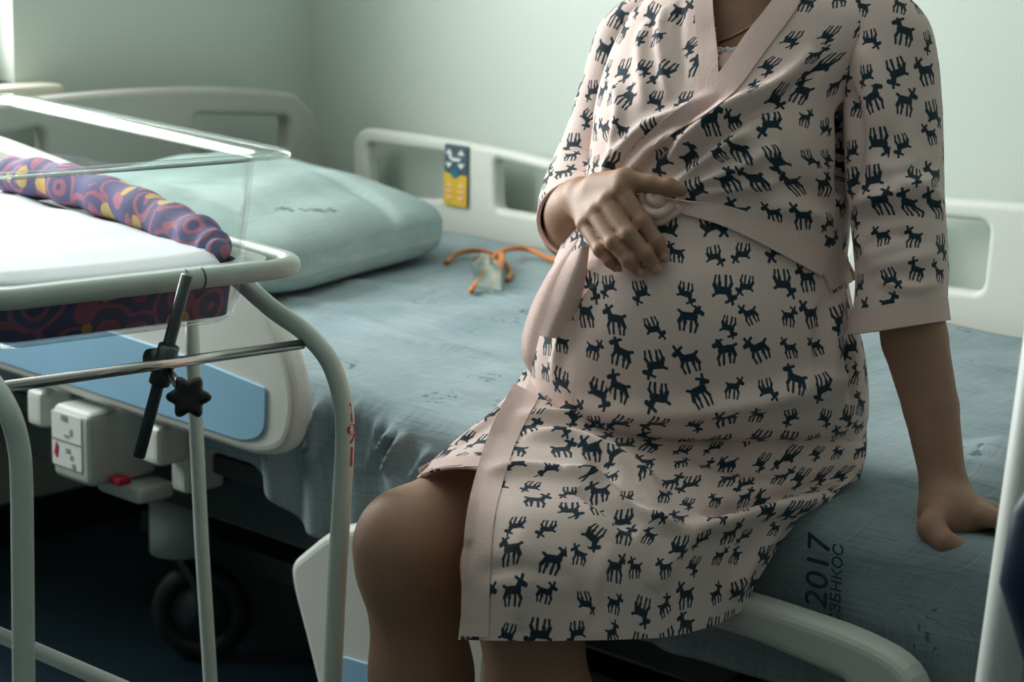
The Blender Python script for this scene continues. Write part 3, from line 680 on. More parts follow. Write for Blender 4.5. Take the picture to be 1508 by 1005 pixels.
# collars on the near tube
for v in (.138, .158):
    V, Fc = tube_geo([cp(0, v-.0012, 0), cp(0, v+.0012, 0)], .0119, 18); mesh('tube_collar', V, Fc, m_steel, cot)
rleg = fillet([cp(.20, .022, -.012), cp(.03, .012, -.055)] + [dep(470, 520, 2.44), dep(506, 590, 2.44), dep(503, 700, 2.44), dep(489, 1005, 2.44)], .05, 6)
def to_floor(P):
    d = P[-1]-P[-2]; d = d/np.linalg.norm(d); k = (P[-1][2]-.035)/-d[2]; return np.vstack([P, P[-1]+d*k])
rl = [cp(.19, .018, -.010), dep(395, 450, 2.47), dep(446, 487, 2.45), dep(484, 530, 2.44), dep(503, 585, 2.44), dep(508, 640, 2.44), dep(503, 740, 2.44), dep(496, 860, 2.44), dep(489, 1005, 2.44)]
RL = to_floor(spline(np.array(rl), 60)); leg1 = tube('leg', RL, .0112, m_cotw, cot, ns=18)
d0 = 2.07
ll = [cp(.19, CW-.01, -.010), dep(-70, 505, d0+.06), dep(-20, 555, d0+.02), dep(12, 605, d0), dep(28, 660, d0), dep(32, 720, d0), dep(33, 800, d0), dep(35, 1005, d0)]
LL = to_floor(spline(np.array(ll), 60)); leg2 = tube('leg', LL, .0112, m_cotw, cot, ns=18)
ml = [dep(283, 470, 2.72), dep(284, 530, 2.72), dep(297, 800, 2.72), dep(310, 1005, 2.72)]
ML = to_floor(np.array(ml)); leg3 = tube('leg', ML, .0092, m_cotw, cot, ns=16)
tube('leg_stub', [ML[0], cp(.36, .03, -.010)], .0092, m_cotw, leg3, ns=14)
ML4 = ML + (cp(0, CW-.04, 0)-cp(0, 0, 0)); leg4 = tube('leg', ML4, .0092, m_cotw, cot, ns=16)
tube('leg_stub', [ML4[0], cp(.36, CW-.02, -.010)], .0092, m_cotw, leg4, ns=14)
b0 = dep(-90, 897, 2.30); b1 = dep(200, 1022, 2.16)
fb0 = b0 + (b0-b1)*.6; fb1 = b1 + (b1-b0)*.25
tube('floor_bar', [ML4[-1]*[1, 1, 0]+[0, 0, fb0[2]], fb0, b1 + (b1-b0)*.10, RL[-1]+np.array([0, 0, .05])], .0088, m_white, cot, ns=16)
for L_, ex in ((RL, leg1), (LL, leg2), (ML, leg3), (ML4, leg4)):
    e = L_[-1]; th = np.linspace(0, 2*math.pi, 20, endpoint=False)
    V, Fc = tube_geo([np.array([e[0], e[1]-.011, .028]), np.array([e[0], e[1]+.011, .028])], .026, 22); mesh('castor', V, Fc, m_rubber, ex)
cb0, cb1 = dep(445, 507, 2.445), dep(-12, 573, 2.07)
bar = tube('chrome_bar', [cb0, cb1 + (cb1-cb0)*.02], .0058, m_chrome, cot, ns=16)
# tilt strut, clamp and star knob
s0, s1 = dep(276, 405, 2.265), dep(205, 672, 2.33)
strut = tube('tilt_strut', [s0, s1], .0068, m_steel, cot, ns=14)
sm = dep(241, 540, 2.285)
ax = (cb0-cb1)/np.linalg.norm(cb0-cb1); sx = (s1-s0)/np.linalg.norm(s1-s0)
V, Fc = join_geo([tube_geo([sm-sx*.024, sm+sx*.020], .0115, 16), tube_geo([dep(231, 528, 2.29)-ax*.010, dep(231, 528, 2.29)+ax*.008], .0115, 16), tube_geo([dep(231, 528, 2.285), sm], .010, 12)])
mesh('clamp', V, Fc, m_steel, cot)
kc = dep(278, 585, 2.235); kn = C0 - kc + np.array([-.2, -.1, .1]); kn /= np.linalg.norm(kn)
tube('knob_stem', [sm, kc], .0055, m_chrome, cot, ns=12)
ku = np.cross(kn, E3); ku /= np.linalg.norm(ku); kw = np.cross(ku, kn); rings = []
NK = 72; tk = np.linspace(0, 2*math.pi, NK, endpoint=False); rad = .0205*(1 + .17*np.cos(6*tk))
for w_, s_ in ((-.010, .0), (-.010, .80), (-.007, .97), (.0, 1.0), (.005, .97), (.009, .84), (.0095, .55), (.0085, .0)):
    rings.append(kc + kn*w_ + (s_*rad)[:, None]*(np.cos(tk)[:, None]*ku + np.sin(tk)[:, None]*kw))
mesh('star_knob', np.vstack(rings), grid_faces(8, NK, True).tolist(), m_black, cot)
# red digits painted down the right leg
for s_, y_ in (('1', 607), ('9', 638), ('1', 672)):
    c_ = dep(505, y_, 2.44); tw = C0 - c_; tw[2] = 0; tw /= np.linalg.norm(tw); rt = np.cross(tw, E3); rt = -rt
    dr = tw*.66 + RT*.75; dr -= E3*(dr@E3); dr /= np.linalg.norm(dr); xx = np.cross(E3, dr)
    tn = text('leg_number', s_, .031, Matrix.Identity(4), m_red, leg1, .0004)
    ax_ = dep(505, y_-30, 2.44) - dep(505, y_+30, 2.44); kx = RL[np.argmin(np.abs(RL[:, 2]-c_[2]))]
    for v_ in tn.data.vertices:      # wrap the painted digit round the tube
        zz_ = c_[2] + v_.co.y; i_ = np.argsort(-RL[:, 2]); ctr = np.array([np.interp(-zz_, -RL[i_, 2], RL[i_, 0]), np.interp(-zz_, -RL[i_, 2], RL[i_, 1]), zz_])
        ph = v_.co.x/.0112; v_.co = Vector(ctr + (.0114 + v_.co.z)*(math.cos(ph)*dr + math.sin(ph)*xx))
# tray ring that carries the tub
fl_o = round_poly([cp(.020, .022, 0), cp(.020, CW-.022, 0), cp(CL-.02, CW-.022, 0), cp(CL-.02, .022, 0)], .05, 8)
fl_i = round_poly([cp(.048, .050, 0), cp(.048, CW-.05, 0), cp(CL-.05, CW-.05, 0), cp(CL-.05, .05, 0)], .04, 8)
n_ = len(fl_o); Vr = np.vstack([fl_o+[0, 0, .006], fl_i+[0, 0, .004], fl_i-[0, 0, .006], fl_o-[0, 0, .005]])
Fr = []
for a_ in range(4):
    for k in range(n_): Fr.append((a_*n_+k, a_*n_+(k+1) % n_, ((a_+1) % 4)*n_+(k+1) % n_, ((a_+1) % 4)*n_+k))
mesh('tub_ledge', Vr, Fr, mat('cot_grey_ledge', (.46, .52, .50), .4, noise=.05), cot, smooth=False)
# clear tub
m_ac = acrylic_material('clear_acrylic', (.965, .98, .975), .010)
m_lip = acrylic_material('clear_acrylic_edge', (.90, .94, .93), .06)
def ringp(u0, u1, v0, v1, w, rad, seg=8): return round_poly([cp(u0, v0, w), cp(u0, v1, w), cp(u1, v1, w), cp(u1, v0, w)], rad, seg)
t = .004
def tubloop(ins, w, rad, iu=None): iu = ins if iu is None else iu; return ringp(.028+iu, CL-.028-ins, .03+ins, CW-.03-ins, w, rad)
prof = [(0.026, -.070, .03, .044), (0.016, -.064, .04, .034), (.010, -.045, .045, .027), (.006, .05, .045, .012), (.0045, .122, .045, -.002)]
inn = [(p[0]+t, p[1] + (t if i == 0 else 0), max(.01, p[2]-t), p[3]+t) for i, p in enumerate(prof)]
loops = [tubloop(*p) for p in prof] + [tubloop(*p) for p in inn[::-1]]
n_ = len(loops[0]); Vt = np.vstack(loops); Ft = grid_faces(len(loops), n_, True).tolist()
Ft.append(tuple(range(n_))[::-1]); Ft.append(tuple((len(loops)-1)*n_+k for k in range(n_)))
tub = empty('bassinet_tub', tuple(cp(.37, .2, -.07)), 'clear acrylic newborn tub with flared rim resting in the white tube frame', 'tub')
mesh('tub_shell', Vt, Ft, m_ac, tub, sharp=30)
lipp = [(.0055, .121, .045, -.001), (-.001, .1245, .045), (-.010, .130, .05), (-.024, .1315, .055), (-.030, .128, .058), (-.0305, .124, .058), (-.024, .1265, .055), (-.012, .126, .05), (.0085, .118, .045, .003)]
loops = [tubloop(*p) for p in lipp]; Vl = np.vstack(loops + [loops[0]]); mesh('tub_rim', Vl, grid_faces(len(loops)+1, n_, True).tolist(), m_lip, tub)
# cot mattress in purple swirl cover, with a bolster roll along the far side, and white sheet
m_pais = paisley_material()
mp = [(.024, -.062, .03, .040), (.020, -.035, .04, .033), (.016, -.010, .045, .026), (.022, -.002, .05, .028), (.045, .003, .06), (.12, .004, .03)]
loops = [tubloop(*p) for p in mp]; Vm = np.vstack(loops); Fm = grid_faces(len(mp), n_, True).tolist(); Fm.append(tuple(range(n_))[::-1]); Fm.append(tuple((len(mp)-1)*n_+k for k in range(n_)))
cm = empty('cot_mattress', tuple(cp(.37, .2, -.062)), 'small cot mattress in a purple cover with red and yellow swirls inside the clear tub', 'mattress')
mesh('mattress_cover', Vm, Fm, m_pais, cm)
pr = spline(np.array([cp(.062, .078, .014), cp(.10, .067, .016), cp(.2, .062, .026), cp(.34, .062, .036), cp(.50, .064, .040), cp(.64, .075, .034)]), 60)
rr = np.array([.010 + .016*min(1, i/16) + .002*math.sin(i*.9) for i in range(60)]); rr[-3:] *= .7
V, Fc = tube_geo(pr, rr, 18); V = V + (snoise(V, 90, 8)*.0012)[:, None]*E3
mesh('bolster_roll', V, Fc, m_pais, cm)
U2, W2 = np.meshgrid(np.linspace(.046, CL-.055, 60), np.linspace(.085, CW-.040, 40), indexing='ij')
Gs = CO + U2[..., None]*E1 + W2[..., None]*E2
hz = .015 + .0024*snoise(np.stack([U2*1.0, W2*.6, 0*U2], -1).reshape(-1, 3), 45, 12).reshape(U2.shape)
edge = np.minimum.reduce([U2-.046, CL-.055-U2, CW-.040-W2]); hz = hz - .012*np.exp(-(edge/.014)**2)
Gs = Gs + hz[..., None]*E3
V2, F2 = solid(Gs.reshape(-1, 3), grid_faces(60, 40)[:, ::-1], np.tile(E3, (2400, 1)), .003)
tag(mesh('cot_sheet', V2, F2, mat('white_cotton', (.78, .80, .84), .9, noise=.03), None), 'white cotton sheet spread on the small mattress inside the clear tub', 'sheet')
# ------------------------------------------------------------------ white pole and navy chair back at the right edge
pa, pb_ = dep(1469, 1005, 1.80), dep(1535, 530, 1.80); pd = (pb_-pa)/np.linalg.norm(pb_-pa)
p_lo = pa - pd*((pa[2]-.02)/pd[2]); p_hi = pb_ + pd*.55
pole = empty('white_pole', tuple(p_lo*[1, 1, 0]), 'white painted metal pole leaning at the right edge in front of the bed', 'pole')
tube('pole_tube', [p_lo, p_hi], .0182, m_white, pole, ns=24)
V, Fc = tube_geo([p_lo*[1, 1, 0]+[0, 0, .0], p_lo*[1, 1, 0]+[0, 0, .018]], .09, 28); mesh('pole_base', V, Fc, m_white, pole)
m_navy = mat('navy_vinyl', (.012, .022, .055), .45, noise=.15, bump=.1)
ccn = dep(1560, 812, 1.62); cf = C0-ccn; cf[2] = 0; cf /= np.linalg.norm(cf); cr_ = np.array([-cf[1], cf[0], 0]); cr_ = cr_ if cr_@RT > 0 else -cr_
chair = empty('visitor_chair', tuple((ccn + cr_*.12)*[1, 1, 0]), 'dark navy rounded chair back at the right edge before the white pole', 'chair')
rows = []
for zz, hw, of in ((-.150, .02, 0), (-.135, .040, 0), (-.09, .048, -.0), (-.03, .052, 0), (.03, .050, 0), (.065, .038, 0), (.085, .018, 0)):
    th = np.linspace(0, 2*math.pi, 40, endpoint=False); L_ = hw*7
    cxs = (.115 + 0)*cr_ + ccn + zz*E3
    w_ = .158 - .158*(abs(zz+.015)/.16)**2.6
    rows.append(cxs + (w_*np.sign(np.cos(th))*np.abs(np.cos(th))**.6)[:, None]*cr_ + (.030*np.sin(th)*min(1, hw/.04))[:, None]*cf)
Vb = np.vstack(rows); Fb = grid_faces(len(rows), 40, True).tolist(); Fb.append(tuple(range(40))[::-1]); Fb.append(tuple((len(rows)-1)*40+k for k in range(40)))
mesh('backrest', Vb, Fb, m_navy, chair)
sc_ = ccn + cr_*.12
box('seat', (-.2, -.2, .40), (.2, .2, .45), m_navy, chair, .02, 3, Matrix.Translation((sc_[0]+cr_[0]*.06+cf[0]*.2, sc_[1]+cr_[1]*.06+cf[1]*.2, 0)))
for a_, b_ in ((-1, -1), (1, -1), (-1, 1), (1, 1)):
    q = np.array([sc_[0]+cr_[0]*.06+cf[0]*.2 + a_*.17, sc_[1]+cr_[1]*.06+cf[1]*.2 + b_*.17, 0]); tube('leg', [q, q+[0, 0, .41]], .011, m_steel, chair, ns=12)
tube('back_post', [sc_*[1, 1, 0]+[0, 0, .42]+cf*.02, sc_+np.array([0, 0, -.10])], .012, m_steel, chair, ns=12)
# ------------------------------------------------------------------ person
m_robe = robe_material(); m_pink = plain_robe_material()
m_skin = mat('skin', (.40, .225, .148), .55, noise=.10, nscale=35, bump=.12, bscale=260, sss=.12)
m_nail = mat('fingernail', (.52, .33, .25), .4)
m_hair = mat('dark_brown_hair', (.035, .02, .012), .5, noise=.4, nscale=60)
person = empty('person', (-1.42, 2.02, MZ), 'pregnant person in pink fawn-print robe sitting on bed edge, one hand on belly', 'person')
# ---- bodice: closed rings between the two outlines of the torso
ROWS = [  # y, xL, xR, dL, dR, front bulge, back bulge
 (-80, 1040, 1150, 2.475, 2.43, .045, .055), (-52, 1020, 1195, 2.48, 2.42, .060, .060), (-25, 985, 1262, 2.49, 2.41, .075, .065), (5, 945, 1318, 2.50, 2.395, .090, .075),
 (40, 922, 1322, 2.51, 2.39, .100, .085), (90, 902, 1285, 2.515, 2.395, .112, .10), (150, 888, 1262, 2.52, 2.41, .128, .11), (210, 878, 1258, 2.51, 2.42, .136, .11),
 (270, 862, 1256, 2.49, 2.44, .138, .11), (330, 840, 1248, 2.465, 2.455, .144, .11), (390, 818, 1238, 2.44, 2.47, .152, .11), (450, 800, 1246, 2.43, 2.485, .156, .115),
 (510, 786, 1262, 2.43, 2.50, .154, .12), (560, 782, 1270, 2.44, 2.51, .152, .13), (600, 792, 1274, 2.455, 2.51, .134, .135), (625, 802, 1274, 2.465, 2.51, .095, .135), (660, 820, 1274, 2.48, 2.51, .080, .13),
 (705, 850, 1262, 2.50, 2.51, .06, .11), (725, 900, 1230, 2.50, 2.50, .04, .07)]
NR, NC = 230, 300
rw = spline(np.array(ROWS, float), NR); th = np.linspace(0, 2*math.pi, NC, endpoint=False) + math.pi/2*3   # seam at the back
G = np.zeros((NR, NC, 3))
for i, (y, xl, xr, dl, dr, bf, bb) in enumerate(rw):
    L, R = dep(xl, y, dl), dep(xr, y, dr); c = (L+R)/2; a = (R-L)/2; b = np.cross(a, [0, 0, 1.0]); b /= np.linalg.norm(b)
    if b@(C0-c) < 0: b = -b
    ct, st = np.cos(th), np.sin(th); e = .92
    G[i] = c + (np.sign(ct)*np.abs(ct)**e)[:, None]*a + (np.where(st > 0, bf, bb)*np.sign(st)*np.abs(st)**e)[:, None]*b
BF = grid_faces(NR, NC, True)
def gn(G, wrap=True):
    N = grid_normals(G, wrap); 
    return N
N = gn(G)
if (N[NR//2, NC//2]@(C0-G[NR//2, NC//2])) < 0: N = -N
b0_ = bvh_of(G.reshape(-1, 3), BF)
# soft bumps: bust and belly
P = G.reshape(-1, 3); Q = np.zeros(len(P))
for (px, py), h, w in (((1110, 205), .030, .075), ((930, 195), .018, .06), ((930, 430), .014, .11), ((1230, 560), .006, .06)):
    c = cast(b0_, px, py); Q += h*np.exp(-(np.linalg.norm(P-c, axis=1)/w)**2)
G = G + N*Q.reshape(NR, NC)[..., None]; N = gn(G); N = -N if (N[NR//2, NC//2]@(C0-G[NR//2, NC//2])) < 0 else N
b1_ = bvh_of(G.reshape(-1, 3), BF)
FOLDS = [
 ([(1202, 70), (1142, 127), (1078, 159), (1023, 199), (971, 243)], .010, .0085), ([(1215, 88), (1150, 145), (1085, 180), (1030, 220), (985, 258)], -.006, .007),
 ([(1106, 191), (1060, 225), (1023, 252), (982, 282)], .008, .007), ([(1150, 215), (1090, 245), (1040, 265), (990, 285)], .006, .006), ([(1100, 210), (1050, 238), (1000, 275)], -.005, .006),
 ([(1180, 262), (1100, 275), (1045, 284), (995, 292)], .005, .006), ([(1060, 140), (1010, 165), (950, 190), (905, 235), (885, 270)], .007, .008),
 ([(1010, 190), (960, 222), (925, 262)], .006, .006), ([(1000, 212), (950, 240), (930, 268)], -.005, .006), ([(1245, 150), (1246, 210), (1244, 290)], -.020, .014),
 ([(950, 30), (945, 90), (952, 160)], .005, .009), ([(975, 10), (974, 70), (985, 150)], .004, .007), ([(1000, 0), (1000, 60), (1006, 140)], -.003, .006),
 ([(905, 120), (912, 160), (900, 235)], .005, .008), ([(1230, 330), (1180, 310), (1120, 300)], .005, .010), ([(1235, 300), (1190, 280), (1130, 262)], -.004, .009),
 ([(850, 395), (838, 440), (825, 500), (812, 560)], .004, .009), ([(880, 400), (850, 440), (838, 500)], -.003, .008),
 ([(1240, 420), (1228, 480), (1232, 560)], .005, .010), ([(1258, 470), (1250, 530), (1256, 600)], -.005, .008), ([(1215, 430), (1205, 500), (1212, 560)], -.003, .007),
 ([(1250, 575), (1150, 585), (1050, 600), (960, 606), (850, 600)], .009, .012), ([(1262, 560), (1200, 560), (1130, 580)], .006, .010)]
G = folds(G, b1_, FOLDS, N)
G = G + N*((snoise(G.reshape(-1, 3), 38, 31)*.0018 + snoise(G.reshape(-1, 3)*[1, 1, .45], 110, 32)*.0009).reshape(NR, NC))[..., None]
N = gn(G); N = -N if (N[NR//2, NC//2]@(C0-G[NR//2, NC//2])) < 0 else N
bod_bvh = bvh_of(G.reshape(-1, 3), BF)
uvb = grid_uv(np.concatenate([G, G[:, :1]], 1), c0=NC//2, r0=0)
# the V of the neckline is left open
VP = [(1046, -140), (1046, 0), (1055, 75), (1056, 118), (1100, 57), (1142, 0), (1175, -45), (1200, -140)]
def inside(x, y, poly):
    r = np.zeros(x.shape, bool); n = len(poly)
    for i in range(n):
        (x0, y0), (x1, y1) = poly[i], poly[(i+1) % n]
        c = ((y0 > y) != (y1 > y)) & (x < (x1-x0)*(y-y0)/(y1-y0+1e-9) + x0); r ^= c
    return r
Pv = np.concatenate([G, G[:, :1]], 1).reshape(-1, 3); NCW = NC+1
vv = Pv - C0; zz = vv@FW; X2 = W/2 + F*(vv@RT)/zz; Y2 = H/2 + F*(vv@DN)/zz
Fq = grid_faces(NR, NCW); cxp, cyp = X2[Fq].mean(1), Y2[Fq].mean(1)
Np = np.concatenate([N, N[:, :1]], 1).reshape(-1, 3)
front = np.einsum('ij,ij->i', Np[Fq[:, 0]], C0 - Pv[Fq[:, 0]]) > -.02
Fq = Fq[~(inside(cxp, cyp, VP) & front)]
# snap cut edge smoothly is hidden by the collar bands laid over it
Vs, Fs = solid(Pv, Fq, Np, .0025)
robe = mesh('robe', Vs, Fs, m_robe, person, uv=np.vstack([uvb.reshape(-1, 2)]*2))
def cloth_part(name, ctrl, nr, nc, fl=(), material=None, parent=None, thick=.0025, noise=.0012, uvoff=(0, 0), c0=None):
    G = net(ctrl, nr, nc); N = grid_normals(G); m = G[nr//2, nc//2]
    if N[nr//2, nc//2]@(C0-m) < 0: N = -N; sg = -1
    else: sg = 1
    Fc = grid_faces(nr, nc)
    if sg > 0: pass
    bb = bvh_of(G.reshape(-1, 3), Fc)
    G = folds(G, bb, fl, N); G = G + N*(snoise(G.reshape(-1, 3), 45, 50+nr)*noise + snoise(G.reshape(-1, 3), 95, 51+nc)*noise*.4).reshape(nr, nc)[..., None]
    N2 = grid_normals(G)*sg
    Fo = Fc if sg > 0 else Fc[:, ::-1]
    uvx = grid_uv(G, c0=c0) + np.array(uvoff); uvx = uvx.reshape(-1, 2)
    V2, F2 = solid(G.reshape(-1, 3), Fo, N2.reshape(-1, 3), thick)
    return mesh(name, V2, F2, material or m_robe, parent or robe, uv=np.vstack([uvx, uvx]), sharp=50), bvh_of(G.reshape(-1, 3), Fc), G
def D(*l): return [dep(*p) for p in l]
# ---- skirt: left front panel laid over the left thigh
FRONT = [D((785, 545, 2.45), (850, 550, 2.44), (940, 560, 2.43), (1035, 562, 2.44), (1125, 560, 2.46), (1215, 550, 2.49), (1268, 540, 2.53)),
 D((765, 590, 2.385), (835, 600, 2.388), (930, 612, 2.395), (1030, 616, 2.41), (1120, 613, 2.44), (1208, 600, 2.465), (1274, 585, 2.50)),
 D((730, 645, 2.31), (802, 652, 2.31), (900, 660, 2.32), (1000, 664, 2.35), (1098, 660, 2.39), (1195, 648, 2.43), (1276, 636, 2.485)),
 D((706, 698, 2.245), (778, 706, 2.235), (870, 712, 2.25), (970, 717, 2.285), (1075, 714, 2.335), (1175, 700, 2.385), (1268, 688, 2.455)),
 D((696, 755, 2.205), (766, 760, 2.175), (856, 768, 2.185), (952, 775, 2.225), (1050, 773, 2.28), (1142, 760, 2.335), (1226, 732, 2.405)),
 D((686, 830, 2.19), (760, 832, 2.15), (850, 834, 2.155), (935, 836, 2.20), (1018, 832, 2.255), (1088, 818, 2.31), (1160, 785, 2.365)),
 D((680, 890, 2.192), (760, 892, 2.155), (850, 892, 2.16), (932, 892, 2.205), (1008, 886, 2.255), (1072, 870, 2.305), (1124, 842, 2.345)),
 D((674, 943, 2.195), (760, 945, 2.16), (850, 944, 2.165), (930, 942, 2.21), (1000, 936, 2.255), (1060, 918, 2.305), (1092, 902, 2.335))]
FF = [([(1268, 712), (1200, 734), (1129, 752), (1060, 772), (1010, 784)], .013, .009), ([(1262, 690), (1190, 716), (1110, 738), (1030, 766)], -.011, .009),
      ([(828, 694), (883, 706), (916, 738), (970, 770), (1009, 784)], .009, .009), ([(850, 720), (890, 745), (940, 785)], -.006, .010), ([(1230, 640), (1150, 655), (1060, 648)], .007, .010), ([(1240, 618), (1140, 632), (1030, 634)], -.005, .007),
      ([(700, 845), (760, 838), (850, 850)], -.003, .010), ([(900, 800), (880, 860), (860, 930)], .003, .010),
      ([(760, 612), (830, 618), (930, 620), (1000, 640)], .008, .010), ([(770, 640), (850, 650), (930, 690), (980, 740)], .008, .012), ([(700, 700), (770, 690), (850, 700)], .005, .010),
      ([(1270, 650), (1180, 668), (1080, 660)], .006, .012), ([(1000, 665), (1090, 690), (1180, 690)], -.005, .012), ([(880, 665), (900, 720), (960, 770)], -.006, .012),
      ([(1040, 770), (1000, 800), (960, 870)], .004, .014), ([(1150, 775), (1110, 820), (1075, 880)], .006, .014), ([(760, 780), (770, 850), (765, 930)], .003, .012), ([(870, 780), (880, 850), (870, 930)], -.003, .016),
      ([(720, 660), (735, 620), (765, 585)], .004, .008)]
sk, skb, GS = cloth_part('skirt_front', FRONT, 150, 200, FF, uvoff=(.31, .13))
# ---- skirt: right panel over the right thigh
RIGHT = [D((772, 545, 2.475), (800, 570, 2.44), (840, 600, 2.40), (880, 630, 2.38)),
 D((742, 590, 2.47), (775, 610, 2.425), (820, 640, 2.385), (860, 660, 2.36)),
 D((682, 640, 2.44), (730, 650, 2.385), (785, 670, 2.35), (830, 690, 2.33)),
 D((636, 680, 2.42), (680, 672, 2.365), (740, 682, 2.33), (800, 705, 2.30)),
 D((613, 704, 2.415), (646, 691, 2.355), (705, 690, 2.32), (770, 710, 2.29))]
rp, rpb, GR = cloth_part('skirt_side', RIGHT, 80, 80, [([(770, 570), (720, 620), (670, 660)], .004, .008), ([(770, 590), (740, 630), (715, 680)], -.003, .008)], uvoff=(.05, .3))
# ---- bands (plain pink facings and hems) laid on the cloth
def band(name, bvh, path, w, n=40, off=.0022, thick=.002, nw=7, material=None, taper=None):
    pts = spline(np.array(path, float), n); t = np.gradient(pts, axis=0); t /= np.linalg.norm(t, axis=1)[:, None]; nn = np.stack([-t[:, 1], t[:, 0]], 1)
    G = []; last = None
    for i in range(n):
        row = []
        ww = w if taper is None else np.interp(i/(n-1), np.linspace(0, 1, len(taper)), taper)
        for s in np.linspace(-.5, .5, nw):
            q = pts[i] + nn[i]*s*ww; h = cast(bvh, *q)
            row.append(h)
        G.append(row)
    ok = [[p for p in r if p is not None] for r in G]
    for i in range(n):
        for j in range(nw):
            if G[i][j] is None:
                cand = [(abs(jj-j)+abs(ii-i)*2, G[ii][jj]) for ii in range(n) for jj in range(nw) if G[ii][jj] is not None]
                best = min(cand, key=lambda c: c[0])[1]; q = pts[i] + nn[i]*(np.linspace(-.5, .5, nw)[j])*(w if taper is None else np.interp(i/(n-1), np.linspace(0, 1, len(taper)), taper))
                G[i][j] = dep(q[0], q[1], (best-C0)@FW)
    G = np.array(G); to = C0 - G; to /= np.linalg.norm(to, axis=2)[..., None]; N = grid_normals(G); sg = np.sign((N*to).sum(2).mean()) or 1; N = N*sg
    prof_ = 1 + .0*np.linspace(-1, 1, nw)
    G = G + (N*.6 + to*.4)*off*prof_[None, :, None]
    Fc = grid_faces(n, nw); Fc = Fc if sg > 0 else Fc[:, ::-1]
    V2, F2 = solid(G.reshape(-1, 3), Fc, N.reshape(-1, 3), thick)
    uvx = grid_uv(G).reshape(-1, 2)
    return mesh(name, V2, F2, material or m_pink, robe, uv=np.vstack([uvx, uvx]), sharp=50), G
band('collar_band', bod_bvh, [(1036, -70), (1035, -20), (1038, 30), (1043, 80), (1044, 128), (1040, 150)], 28, off=.0025, thick=.0012)
band('collar_band', bod_bvh, [(1186, -62), (1158, 2), (1115, 60), (1072, 120), (1030, 158), (985, 186), (945, 222), (915, 262)], 34, n=60, off=.003, thick=.0015, taper=[34, 36, 38, 36, 30, 26, 22, 14])
band('facing_band', skb, [(775, 575), (742, 640), (722, 700), (708, 760), (702, 830), (699, 938)], 42, n=50, off=.0014, thick=.0008)
band('hem_band', rpb, [(618, 697), (648, 684), (700, 680), (740, 686)], 16, off=.0014, thick=.0008)
# ---- sleeves
def ringloft(name, rows, nr, nc, bulge, fl=(), parent=None, uvoff=(0, 0)):
    rw = spline(np.array(rows, float), nr); th = np.linspace(0, 2*math.pi, nc) - math.pi/2; G = np.zeros((nr, nc, 3))
    for i, (xl, yl, xr, yr, dl, dr, bf) in enumerate(rw):
        L, R = dep(xl, yl, dl), dep(xr, yr, dr); c = (L+R)/2; a = (R-L)/2; ax = RT*0
        b = -FW - a*((-FW)@a)/(a@a); b /= np.linalg.norm(b)
        G[i] = c + np.cos(th)[:, None]*a + (bf*np.sin(th))[:, None]*b
    N = grid_normals(G); N = -N if N[nr//2, nc//2]@(C0-G[nr//2, nc//2]) < 0 else N
    sg = 1
    Fc = grid_faces(nr, nc); bb = bvh_of(G.reshape(-1, 3), Fc)
    G = folds(G, bb, fl, N); G = G + N*(snoise(G.reshape(-1, 3), 42, 77)*.0013).reshape(nr, nc)[..., None]; G[:, -1] = G[:, 0]
    v0 = G[nr//2, nc//2]; e1, e2 = G[nr//2, nc//2+1]-v0, G[nr//2+1, nc//2]-v0
    Fo = Fc if np.cross(e1, e2)@N[nr//2, nc//2] > 0 else Fc[:, ::-1]
    uvx = (grid_uv(G) + np.array(uvoff)).reshape(-1, 2); V2, F2 = solid(G.reshape(-1, 3), Fo, N.reshape(-1, 3), .0025)
    return mesh(name, V2, F2, m_robe, parent or robe, uv=np.vstack([uvx, uvx])), bvh_of(G.reshape(-1, 3), Fc), G
SLV = [(1268, -18, 1300, -22, 2.40, 2.385, .02), (1256, 0, 1336, -6, 2.405, 2.375, .042), (1250, 40, 1366, 30, 2.41, 2.365, .056), (1246, 90, 1379, 84, 2.41, 2.36, .062), (1245, 150, 1384, 150, 2.405, 2.355, .064),
       (1247, 215, 1386, 215, 2.40, 2.35, .063), (1250, 280, 1388, 280, 2.395, 2.345, .062), (1257, 340, 1392, 338, 2.385, 2.34, .061), (1264, 400, 1393, 394, 2.38, 2.335, .059), (1262, 440, 1392, 432, 2.375, 2.335, .059), (1255, 492, 1392, 472, 2.37, 2.33, .058)]
SF = [([(1246, 120), (1262, 200), (1252, 300)], -.006, .012), ([(1262, 372), (1300, 352), (1345, 345)], -.004, .007), ([(1385, 255), (1350, 268), (1310, 270)], .004, .007), ([(1275, 240), (1310, 250), (1350, 240)], .003, .009), ([(1290, 410), (1340, 425), (1388, 415)], .003, .007), ([(1255, 300), (1300, 292), (1350, 280), (1388, 292)], .008, .012), ([(1260, 325), (1310, 312), (1380, 300)], -.006, .010), ([(1275, 395), (1330, 385), (1385, 370)], .004, .010),
      ([(1262, 60), (1290, 120), (1300, 200)], .004, .014), ([(1360, 60), (1350, 150), (1360, 230)], -.003, .014), ([(1258, 350), (1285, 370), (1330, 350)], .004, .01)]
sl, slb, GL = ringloft('sleeve', SLV, 150, 130, 0, SF, uvoff=(.7, .4))
band('cuff_band', slb, [(1250, 474), (1290, 470), (1330, 463), (1397, 454)], 36, n=30, off=.0016, thick=.001)
